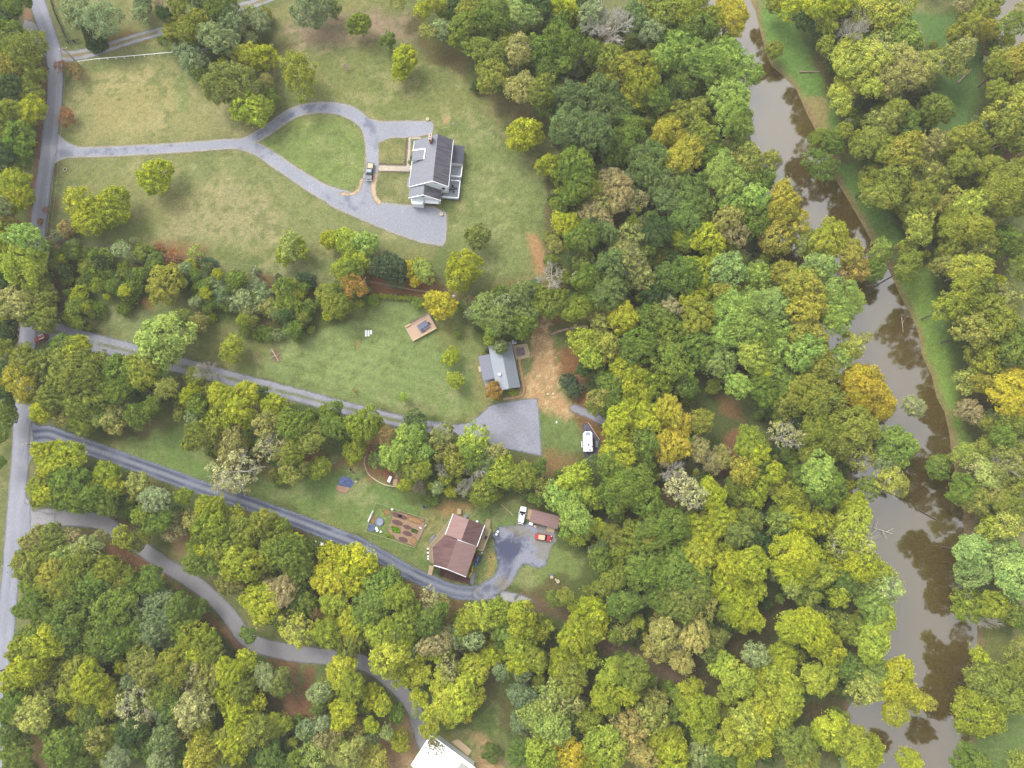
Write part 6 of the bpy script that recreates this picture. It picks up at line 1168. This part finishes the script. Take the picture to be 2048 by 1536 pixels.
MB().box(-.5, -.4, -.78, .8, 0, .1).box(.4, .5, -.78, .8, 0, .1).obj('runner', M_plank, o)
ed = [(731, 912.5), (729, 920), (728.6, 927), (731, 935), (734, 943), (739, 950), (745, 955.5), (753, 961), (762, 966), (772, 970), (783, 972.3), (796, 972.5)]
for k, (a, b) in enumerate(zip(ed[:-1], ed[1:])):
    pass
mb = MB(); c0 = np.array(P(745, 955)); ww = smooth_line([tuple(np.array(P(*q)) - c0) for q in ed], 3)
for a, b in zip(ww[:-1], ww[1:]):
    mb.cyl((*a, .1), (*b, .1), .16 * random.uniform(.8, 1.2), n=5)
tag(mb.obj('stone_edging', M_cream, None, (*c0, 0)), 'curved line of pale edging stones round the bare soil under trees', 'edging')
# small things on grass
for i in range(3):
    for j in range(3):
        if (i, j) == (2, 2): continue
        o = MB().box(-.26, .26, -.26, .26, .02, .1).obj('white_paver', M_white, None, (*P(732 + i * 5, 662.5 + j * 4.2), 0)); o.rotation_euler = (0, 0, .1)
        tag(o, 'white paver in the %s row, %s column of the set on the middle lawn' % (('top', 'middle', 'bottom')[j], ('left', 'centre', 'right')[i]), 'paver', 'white pavers set out on the middle lawn')
for a, b, l in ((1095.5, 788, 'left of two pale stumps on the bare soil'), (1106, 787.5, 'right of two pale stumps on the bare soil')): barrel(a, b, .32, .4, M_cream, l, 'tree_stump', 'stump')
o = tag(MB().box(-.18, .18, -.3, .3, 0, .35).obj('marker_box', M_white, None, (*P(1113, 844.6), 0), bevel=.04), 'small white marker box on the lawn left of the travel trailer', 'box')
o = empty('utility_box', (*P(643.7, 1088.5, .6), 0), -.3, 'grey utility box in the grass below the lower driveway', 'utility box'); MB().box(-.4, .4, -.4, .4, 0, .7).obj('cabinet', M_grey, o, bevel=.04); MB().box(-.42, .42, -.42, .42, .7, .76).obj('lid', M_white, o)
o = tag(MB().box(-.15, .15, -.15, .15, 0, .3).obj('marker_box', M_white, None, (*P(632, 1083), 0), bevel=.04), 'tiny white marker left of the grey utility box', 'box')
o = empty('cool_box', (*P(1062, 1047.6, .5), 0), math.radians(-15), 'white cool box at the left end of the shed', 'cool box'); MB().box(-.5, .5, -.33, .33, 0, .45).obj('body', M_grey, o, bevel=.04); MB().box(-.53, .53, -.36, .36, .45, .58).obj('lid', M_white, o, bevel=.03)
o = empty('bench_seat', (*P(1070.7, 1053, .5), 0), math.radians(-15), 'cream bench with purple cushion below the left of the shed', 'bench'); MB().box(-.45, .3, -.3, .3, .3, .42).obj('seat', M_cream, o); MB().box(-.75, -.45, -.3, .3, .2, .5).obj('cushion', mat('purple_cushion', (128, 96, 128), .8, .1, 2), o)
for s in (-.4, .25): MB().box(s, s + .06, -.28, .28, 0, .3).obj('leg', M_rail, o)
round_tub(129.5, 338.5, .55, .3, M_cream, 'small pale ring in the field below the long driveway mouth', 'fire ring', 'fire_ring', M_soil)
o = empty('birdbath', (*P(906, 247.5, 1), 0), 0, 'tiny pale garden windmill on grass right of the bare patch', 'garden windmill'); MB().cyl((0, 0, 0), (0, 0, 1.3), .05, n=6).obj('post', M_grey, o)
for k in range(4): MB().box(.05, .55, -.06, .06, 1.28, 1.32, k * math.pi / 2 + .4).obj('blade', M_grey, o)
o.name = 'garden_windmill'
o = MB().slab([(0, 0, .35), tuple(np.array(P(917, 1477.5)) - np.array(P(902, 1482))) + (.35,), tuple(np.array(P(944, 1500)) - np.array(P(902, 1482))) + (.35,), tuple(np.array(P(936, 1511)) - np.array(P(902, 1482))) + (.35,)], .3).obj('timber_walkway', M_plank, None, (*P(902, 1482), 0)); tag(o, 'tan wooden walkway right of the white-roofed building', 'walkway')
M_yp = mat('yellow_guard', (214, 200, 60), .6, .05, 1)
tag(MB().cyl((0, 0, 0), (-1.2, 1.0, 1.9), .07).obj('guy_wire_guard', M_yp, None, (*P(186, 131), 0)), 'yellow guy wire guard below the white rail fence end', 'guy wire guard')
# potato and lettuce leaves in the garden: too many to count
def veg(name, pts, c, n, label, z=.25, L=.3):
    g = np.random.default_rng(len(pts) + n); W_ = PL(pts); lo, hi = W_.min(0), W_.max(0); q = g.uniform(lo, hi, (n * 3, 2)); q = q[poly_sd(q[:, 0], q[:, 1], W_) > 0][:n]; ce = W_.mean(0)
    a = leaf_quads(np.concatenate([q - ce, g.uniform(.1, z, (len(q), 1))], 1), np.tile([0, 0, 1.], (len(q), 1)), g.uniform(0, 1, (len(q), 2)), L, g)
    me = fast_mesh(name, a[0], a[1], {'tint': a[2]}); o = link(name, me, M_leaf, None, (ce[0], ce[1], .05)); o.color = (*alb(*c), 1); tag(o, label, 'vegetables')
    return o
veg('lettuce_rows', [(781,1051),(800,1056),(800,1066),(785,1064)], (130, 176, 60), 500, 'bright green leafy crop in the middle left of the garden')
veg('herb_rows', [(771,1066),(786,1070),(786,1076),(772,1073)], (150, 170, 70), 260, 'yellowish crop rows at the lower left of the garden')
veg('bean_rows', [(823,1056),(836,1060),(833,1067),(821,1062)], (104, 138, 74), 220, 'dull green crop at the right of the garden')
def litter(name, loc, rz, n, sx, sy, label):
    g = np.random.default_rng(9); q = np.stack([np.abs(g.normal(0, sx, n)), -np.abs(g.normal(0, sy, n)), np.full(n, .02)], 1)
    a = leaf_quads(q, np.tile([0, 0, 1.], (n, 1)), g.uniform(0, 1, (n, 2)), .3, g, .12); me = fast_mesh(name, a[0], a[1], {'tint': a[2]}); o = link(name, me, M_leaf, None, loc); o.rotation_euler = (0, 0, rz); o.color = (*alb(140, 138, 90), 1)
    tag(o, label, 'leaf litter', kind='stuff')
litter('leaf_litter', (-17.3 + math.cos(math.radians(-34.4)) * -6.4 - math.sin(math.radians(-34.4)) * 3.9, -66.2 + math.sin(math.radians(-34.4)) * -6.4 + math.cos(math.radians(-34.4)) * 3.9, 4.2), math.radians(-34.4), 420, 2.2, 1.4, 'scattered leaves on the white roof')
PROTO = {}
def proto(style, R, var):
    key = (style, R, var)
    if key not in PROTO:
        a = conifer_arrays(R, 900 + var) if style == 'conifer' else crown_arrays(R, style, hash_(style) + int(R * 10) + var * 131)
        me = fast_mesh('crown', *a[:2], {'tint': a[2]}); me.materials.append(M_leaf); PROTO[key] = me
    return PROTO[key]
def hash_(s): return sum(ord(c) * (i + 7) for i, c in enumerate(s)) * 13 % 9973
TRUNK = {}
def trunk(kind, var):
    key = (kind, var)
    if key not in TRUNK:
        if kind == 'bark': mb = branch_mesh(1, 1.5, 50 + var, 2, .05, 1, 2); m = M_bark
        elif kind == 'open': mb = branch_mesh(1, 1.5, 60 + var, 4, .045, 1, 3); m = M_palebark
        else: mb = branch_mesh(1.02, 1.5, 70 + var, 5, .05, .75, 4); m = {'K': M_palebark, 'k': M_tanbark, 'm': M_pinkbark, 'M': M_palebark}[kind]
        me = bpy.data.meshes.new('trunk'); me.from_pydata(mb.v, [], mb.f); me.update(); me.materials.append(m); TRUNK[key] = me
    return TRUNK[key]
def style_of(c):
    m = c[0]
    if m in 'W': return 'wispy'
    if c[1:2] == 'A': return 'lumpy'
    if m in 'Rr': return 'open'
    if m in 'pv' or 'p' in c[1:]: return random.choice(['open', 'spiky', 'lumpy'])
    if m in 'sSL': return 'fine'
    if m in 'bB': return random.choice(['fine', 'spiky'])
    return random.choice(['lumpy', 'lumpy', 'fine', 'spiky', 'lumpy'])
def colour_of(c):
    base = lin(CC[c[0]])
    if len(c) > 1 and c[1] in CC: base = base * .62 + lin(CC[c[1]]) * .38
    k = random.uniform(.88, 1.12); base = base * KLEAF * k * np.array([random.uniform(.95, 1.05), 1, random.uniform(.9, 1.08)])
    return (*np.clip(base, 0, .5), 1)
KLEAF = .84
BARE = 'KkmM'
def size_class(R): return min((2.2, 4.0, 6.5), key=lambda q: abs(math.log(q / R)))

# where in the photo: words for each stretch of wood or meadow
def region(x, y):
    if x < 115 and y < 210: return 'in the wood left of the top of the main road'
    if x < 115 and y < 470: return 'in the roadside wood left of the looped driveway mouth'
    if x < 60 and y < 1100: return 'in the dark wood at the left edge'
    if x < 150 and y < 670: return 'arching over the main road above the red hatchback'
    if y < 130 and x < 560: return 'beside the top two-track drive'
    if y < 130 and x < 900: return 'at the top edge above the loop'
    if y < 265 and x < 680: return 'in the clump above the looped driveway'
    if y < 300 and x < 980: return 'on the grass north of the grey-roofed house'
    if y < 500 and x < 480: return 'on the field below the long driveway'
    if 120 <= x < 400 and 470 <= y < 690 : return 'in the left half of the hedge'
    if 400 <= x < 660 and 470 <= y < 660 : return 'in the right half of the hedge'
    if x < 960 and 400 < y < 600: return 'in the row below the wide gravel apron'
    if x < 560 and y < 740 : return 'on the middle lawn by its driveway'
    if x < 960 and y < 820 and x > 560: return 'on the middle lawn'
    if x < 400 and y < 900: return 'in the thicket between middle and lower driveways'
    if x < 640 and y < 1010 and y > 760 and x >= 340 and y < 880 + (x - 340) * .3: return 'in the tree belt south of the middle driveway'
    if x < 1150 and 830 < y < 1010: return 'in the tree belt above the brown-roofed house'
    if x < 420 and y < 1080: return 'between lower driveway and wooded lane'
    if x < 420 and y < 1280: return 'in the upper-left wood inside the lane bend'
    if x < 300: return 'in the bottom-left corner wood'
    if x < 560 and y > 1280: return 'in the wood left of the lane'
    if x < 1000 and 1020 < y < 1300: return 'in the wood between lower driveway and lane'
    if x < 850 and y >= 1300: return 'in the wood inside the lane curve'
    if x < 1060 and y >= 1240: return 'above the white-roofed building'
    if x > 1520 and y < 170: return 'in the top-right wood beyond the river'
    if x > RX(y) and y < 330: return 'beyond the upper river'
    if x > RX(y) and y < 620: return 'beyond the river, upper right'
    if x > RX(y) and y < 940: return 'beyond the river, right middle'
    if x > RX(y) and y < 1240: return 'beyond the river, lower right'
    if x > RX(y): return 'in the bottom-right corner beyond the river'
    if x > RX(y) - 190 and y < 330: return 'on the near bank of the upper river'
    if x > RX(y) - 200 and y < 760: return 'on the near bank by the river bend'
    if x > RX(y) - 200 and y < 1080: return 'on the near bank beside the wide river'
    if x > RX(y) - 200: return 'on the near bank of the lower river'
    if x < 1100 and y < 250: return 'at the wood edge above the big lawn'
    if y < 170: return 'in the top middle wood'
    if y < 350: return 'in the wood right of the grey-roofed house'
    if y < 520: return 'in the wood right of the big lawn'
    if y < 690 and x < 1180: return 'behind the metal-roofed cottage'
    if y < 690: return 'in the wood up-right of the cottage'
    if y < 900 and x < 1360: return 'in the wood right of the bare soil'
    if y < 900: return 'beside the brown clearing'
    if y < 1080 and x < 1300: return 'in the wood below the camper'
    if y < 1080: return 'in the wood below the brown clearing'
    if y < 1200: return 'in the wood right of the red convertible'
    if y < 1350 and x < 1280: return 'below the gravel yard by the dirt trail'
    if y < 1350: return 'around the dirt trail glade'
    if x < 1250: return 'in the bottom middle wood'
    return 'in the bottom wood below the trail'
_rw = [(0, 1450), (300, 1560), (480, 1680), (700, 1770), (900, 1850), (1200, 1880), (1540, 1880)]
def RX(y): return float(np.interp(y, [a for a, b in _rw], [b for a, b in _rw]))

ORD = ['', 'second', 'third', 'fourth', 'fifth', 'sixth', 'seventh', 'eighth', 'ninth', 'tenth', 'eleventh', 'twelfth', 'thirteenth', 'fourteenth']
NUM = ['', 'one', 'two', 'three', 'four', 'five', 'six', 'seven', 'eight', 'nine', 'ten', 'eleven', 'twelve', 'thirteen', 'fourteen', 'fifteen']
things = []; stuff = []
# the small bare ones and shrubs always stand alone; of the leafy trees the 290 that show largest
leafy = [t for t in TREES if t[3][0] not in BARE and t[4] != 'S']
def rank(t): return -(t[2] + (60 if t[4] in ('F', 'C') else 0))
def inframe(t): return 8 < t[0] < 2040 and 8 < t[1] < 1528
leafy.sort(key=lambda t: rank(t) + (0 if inframe(t) else 40))
own = set(id(t) for t in leafy[:290])
recs = []
for t in TREES:
    if t[3][0] in BARE or t[4] == 'S' or id(t) in own: recs.append(t)
    else: stuff.append(t)
def word_of(t):
    c = t[3]; s = WORD[c[0]]
    return s
def kind_of(t):
    if t[3][0] in BARE: return 'bare_tree', 'bare tree'
    if t[4] == 'S': return 'shrub', 'shrub'
    if t[4] == 'C': return 'conifer', 'conifer'
    return 'broadleaf_tree', 'tree'
groups = {}
for t in recs:
    k = (word_of(t), kind_of(t)[1], region(t[0], t[1]))
    groups.setdefault(k, []).append(t)
labels = {}
for (wd, kd, rg), ts in groups.items():
    def put(ts, extra=''):
        ts = sorted(ts, key=lambda t: t[0]); n = len(ts)
        for i, t in enumerate(ts):
            if n == 1: lb = '%s %s%s %s' % (wd, kd, extra, rg)
            elif i == 0: lb = 'leftmost %s %s%s %s' % (wd, kd, extra, rg)
            elif i == n - 1: lb = 'rightmost %s %s%s %s' % (wd, kd, extra, rg)
            else: lb = '%s %s%s %s, %s from left' % (wd, kd, extra, rg, ORD[i])
            labels[id(t)] = lb
    if len(ts) <= 4: put(ts)
    else:
        # tell them apart by a second tone first
        sub = {}
        for t in ts: sub.setdefault(t[3][1:2], []).append(t)
        for k2, tt in sub.items():
            put(tt, '' if not k2 else ' with %s clumps' % WORD2.get(k2, 'mixed'))
            if len(sub) > 1 and not k2:
                for t in tt: labels[id(t)] = labels[id(t)].replace(wd + ' ', 'evenly ' + wd + ' ', 1)
for t in recs:
    px, py, r, c, fl, x, y, R, h = t
    nm, cat = kind_of(t); z0 = float(relief(x, y)[0])
    root = empty(nm, (x, y, z0), random.uniform(0, 6.28), labels[id(t)], cat,
                 {'tree': 'broadleaf trees of woods and lawns', 'bare tree': 'leafless or dying trees', 'shrub': 'shrubs', 'conifer': 'conifers'}[cat])
    R0 = R; zc = h - .8 * R
    if c[0] in BARE:
        b = link('trunk', trunk(c[0] if c[0] != 'K' or 'o' not in c else 'k', random.randint(0, 2)), None, root, (0, 0, h - R * .9)); b.scale = (R, R, max((h - R * .9) / 1.5, .3) if h < 3 else R)
        if h >= 3:
            b.scale = (R, R, (h - R * .9) / 1.5)
        continue
    st = 'conifer' if fl == 'C' else style_of(c); sc = size_class(R) if st != 'conifer' else 2.2
    me = proto(st, sc, random.randint(0, 4)); k = R / sc
    cr = link('crown', me, None, root, (0, 0, max(h * .45 if fl == 'C' else zc, R * .75))); cr.scale = (k * random.uniform(.94, 1.06), k * random.uniform(.94, 1.06), (h * .9 / (2.1 * 2.2)) if fl == 'C' else k * (1.0 if fl != 'S' else .85))
    cr.color = colour_of(c)
    if fl == '': cr.scale = (cr.scale[0] * random.uniform(.86, 1.2), cr.scale[1] * random.uniform(.86, 1.15), cr.scale[2] * random.uniform(.85, 1.2)); cr.rotation_euler = (random.uniform(-.22, .22), random.uniform(-.22, .22), 0)
    if fl != 'S':
        tr = link('trunk', trunk('open' if st in ('wispy', 'open') or c[0] in 'pv' else 'bark', random.randint(0, 2)), None, root, (0, 0, zc)); tr.scale = (R * 1.06, R * 1.06, max(zc, 1) / 1.5)

# ---------------------------------------------------------------- the many smaller crowns of the closed wood and its undergrowth: one mass
def wood_mass():
    g = np.random.default_rng(77); pts = []; rot = []; scl = []; colv = []; idx = []
    names = [('lumpy', 4.0), ('fine', 4.0), ('spiky', 4.0), ('open', 4.0), ('wispy', 4.0), ('lumpy', 2.2), ('fine', 2.2), ('spiky', 2.2), ('lumpy', 6.5), ('spiky', 6.5), ('fine', 6.5)]
    col_ = bpy.data.collections.new('crown_kinds'); objs = []
    m2 = M_leaf.copy(); m2.name = 'foliage_mass'; nt = m2.node_tree
    oi = [n for n in nt.nodes if n.type == 'OBJECT_INFO'][0]; at = nt.nodes.new('ShaderNodeAttribute'); at.attribute_type = 'INSTANCER'; at.attribute_name = 'crown_colour'
    for l in list(nt.links):
        if l.from_node == oi: nt.links.new(at.outputs['Color'], l.to_socket)
    kinds = []
    for i, (s, R) in enumerate(names):
        me = proto(s, R, i % 3).copy(); me.materials.clear(); me.materials.append(m2); o = bpy.data.objects.new('crown_kind_%02d' % i, me); col_.objects.link(o); kinds.append((s, R))
    def add(x, y, z, R, c, st):
        ks = [i for i, (s, q) in enumerate(kinds) if s == st] or [0]; i = min(ks, key=lambda i: abs(math.log(kinds[i][1] / R)))
        pts.append((x, y, z)); k = R / kinds[i][1]; scl.append((k * g.uniform(.86, 1.2), k * g.uniform(.86, 1.15), k * g.uniform(.8, 1.2))); rot.append((g.uniform(-.2, .2), g.uniform(-.2, .2), g.uniform(0, 6.28))); idx.append(i); colv.append(c)
    for t in stuff:
        px, py, r, c, fl, x, y, R, h = t
        add(x, y, float(relief(x, y)[0]) + h - .8 * R, R, colour_of(c), style_of(c))
    # low growth between the trees
    ww = wood.reshape(len(gx), len(gy))
    ux = g.uniform(-170, 185, 11000); uy = g.uniform(-78, 165, 11000)
    ii = np.clip(np.searchsorted(gx, ux), 0, len(gx) - 1); jj = np.clip(np.searchsorted(gy, uy), 0, len(gy) - 1)
    den = ww[ii, jj]; rv = rsd.reshape(len(gx), len(gy))[ii, jj]
    keep = np.ones(len(ux), bool)
    for o in list(COL.objects):
        if o.get('kind') == 'structure' and o.name not in ('ground', 'river', 'side_channel_water') and o.type == 'MESH':
            co = np.empty(len(o.data.vertices) * 3, np.float32); o.data.vertices.foreach_get('co', co); co = co.reshape(-1, 3)
            occ = set(map(tuple, np.floor(co[:, :2] / 2.0).astype(int)))
            for k in range(len(ux)):
                if keep[k]:
                    a, b = int(math.floor(ux[k] / 2)), int(math.floor(uy[k] / 2))
                    if any((a + p, b + q) in occ for p in (-1, 0, 1) for q in (-1, 0, 1)): keep[k] = False
    clear = [PL(p) for p in CLEARINGS]
    for p in clear: keep &= poly_sd(ux, uy, p) < 1
    for k in range(len(ux)):
        if not keep[k] or rv[k] > -2 or g.random() > den[k] * .8: continue
        R = g.uniform(.9, 2.4); c = random.choice(['g', 'd', 'g', 'o', 'gy', 's', 'y', 'b', 'g', 'o'])
        add(ux[k], uy[k], float(relief(ux[k], uy[k])[0]) + R * g.uniform(.3, 1.0) + (g.uniform(0, 5.5) if den[k] > .9 else 0), R, colour_of(c), random.choice(['lumpy', 'fine', 'spiky']))
    # woods just outside the picture, for the edges
    for k in range(420):
        x = g.uniform(-190, 205); y = g.uniform(-92, 180)
        if -150 - .12 * y < x < 150 + .12 * y and -72 < y < 160: continue
        if x < -100 and y > 60 and y < 160 and x > -160: continue
        q = relief(x, y)[0]
        if q < -.3: continue
        R = g.uniform(3, 5.5); add(x, y, 6 + R * .6, R, colour_of(random.choice(['g', 'o', 'y', 's', 'yo'])), random.choice(['lumpy', 'fine']))
    n = len(pts); me = bpy.data.meshes.new('woodland_mass'); me.from_pydata(pts, [], []); me.update()
    for nm, ty, arr, key in (('rotv', 'FLOAT_VECTOR', rot, 'vector'), ('scalev', 'FLOAT_VECTOR', scl, 'vector'), ('kind_index', 'INT', idx, 'value'), ('crown_colour', 'FLOAT_COLOR', colv, 'color')):
        a = me.attributes.new(nm, ty, 'POINT'); a.data.foreach_set(key, np.array(arr, np.int32 if ty == 'INT' else np.float32).ravel())
    o = link('woodland_mass', me); ng = bpy.data.node_groups.new('woodland', 'GeometryNodeTree')
    ng.interface.new_socket('Geometry', in_out='INPUT', socket_type='NodeSocketGeometry'); ng.interface.new_socket('Geometry', in_out='OUTPUT', socket_type='NodeSocketGeometry')
    N = ng.nodes.new; Lk = ng.links.new; gi = N('NodeGroupInput'); go = N('NodeGroupOutput'); iop = N('GeometryNodeInstanceOnPoints'); ci = N('GeometryNodeCollectionInfo')
    ci.inputs['Collection'].default_value = col_; ci.inputs['Separate Children'].default_value = True; ci.inputs['Reset Children'].default_value = True
    def na(nm, ty):
        a = N('GeometryNodeInputNamedAttribute'); a.data_type = ty; a.inputs['Name'].default_value = nm; return a.outputs['Attribute']
    iop.inputs['Pick Instance'].default_value = True
    Lk(gi.outputs[0], iop.inputs['Points']); Lk(ci.outputs[0], iop.inputs['Instance']); Lk(na('kind_index', 'INT'), iop.inputs['Instance Index'])
    Lk(na('rotv', 'FLOAT_VECTOR'), iop.inputs['Rotation']); Lk(na('scalev', 'FLOAT_VECTOR'), iop.inputs['Scale']); Lk(iop.outputs[0], go.inputs[0])
    md = o.modifiers.new('woodland', 'NODES'); md.node_group = ng
    tag(o, 'closed woodland of many smaller crowns and undergrowth between the larger trees', 'woodland', kind='stuff')
    print('woodland crowns', n, 'stuff trees', len(stuff), 'things', len(recs))
wood_mass()
# ---------------------------------------------------------------- thin damp air under the overcast
hz = MB().box(-3300, 3300, -3300, 3300, -4.6, 193.0).obj('haze', None)
hm = bpy.data.materials.new('thin_haze'); hm.use_nodes = True; hn = hm.node_tree; hn.nodes.remove(hn.nodes['Principled BSDF'])
pv = hn.nodes.new('ShaderNodeVolumePrincipled'); pv.inputs['Density'].default_value = .00014; pv.inputs['Color'].default_value = (.94, .94, .93, 1); pv.inputs['Anisotropy'].default_value = 0
hn.links.new(pv.outputs[0], hn.nodes['Material Output'].inputs['Volume']); hz.data.materials.append(hm); tag(hz, kind='stuff')
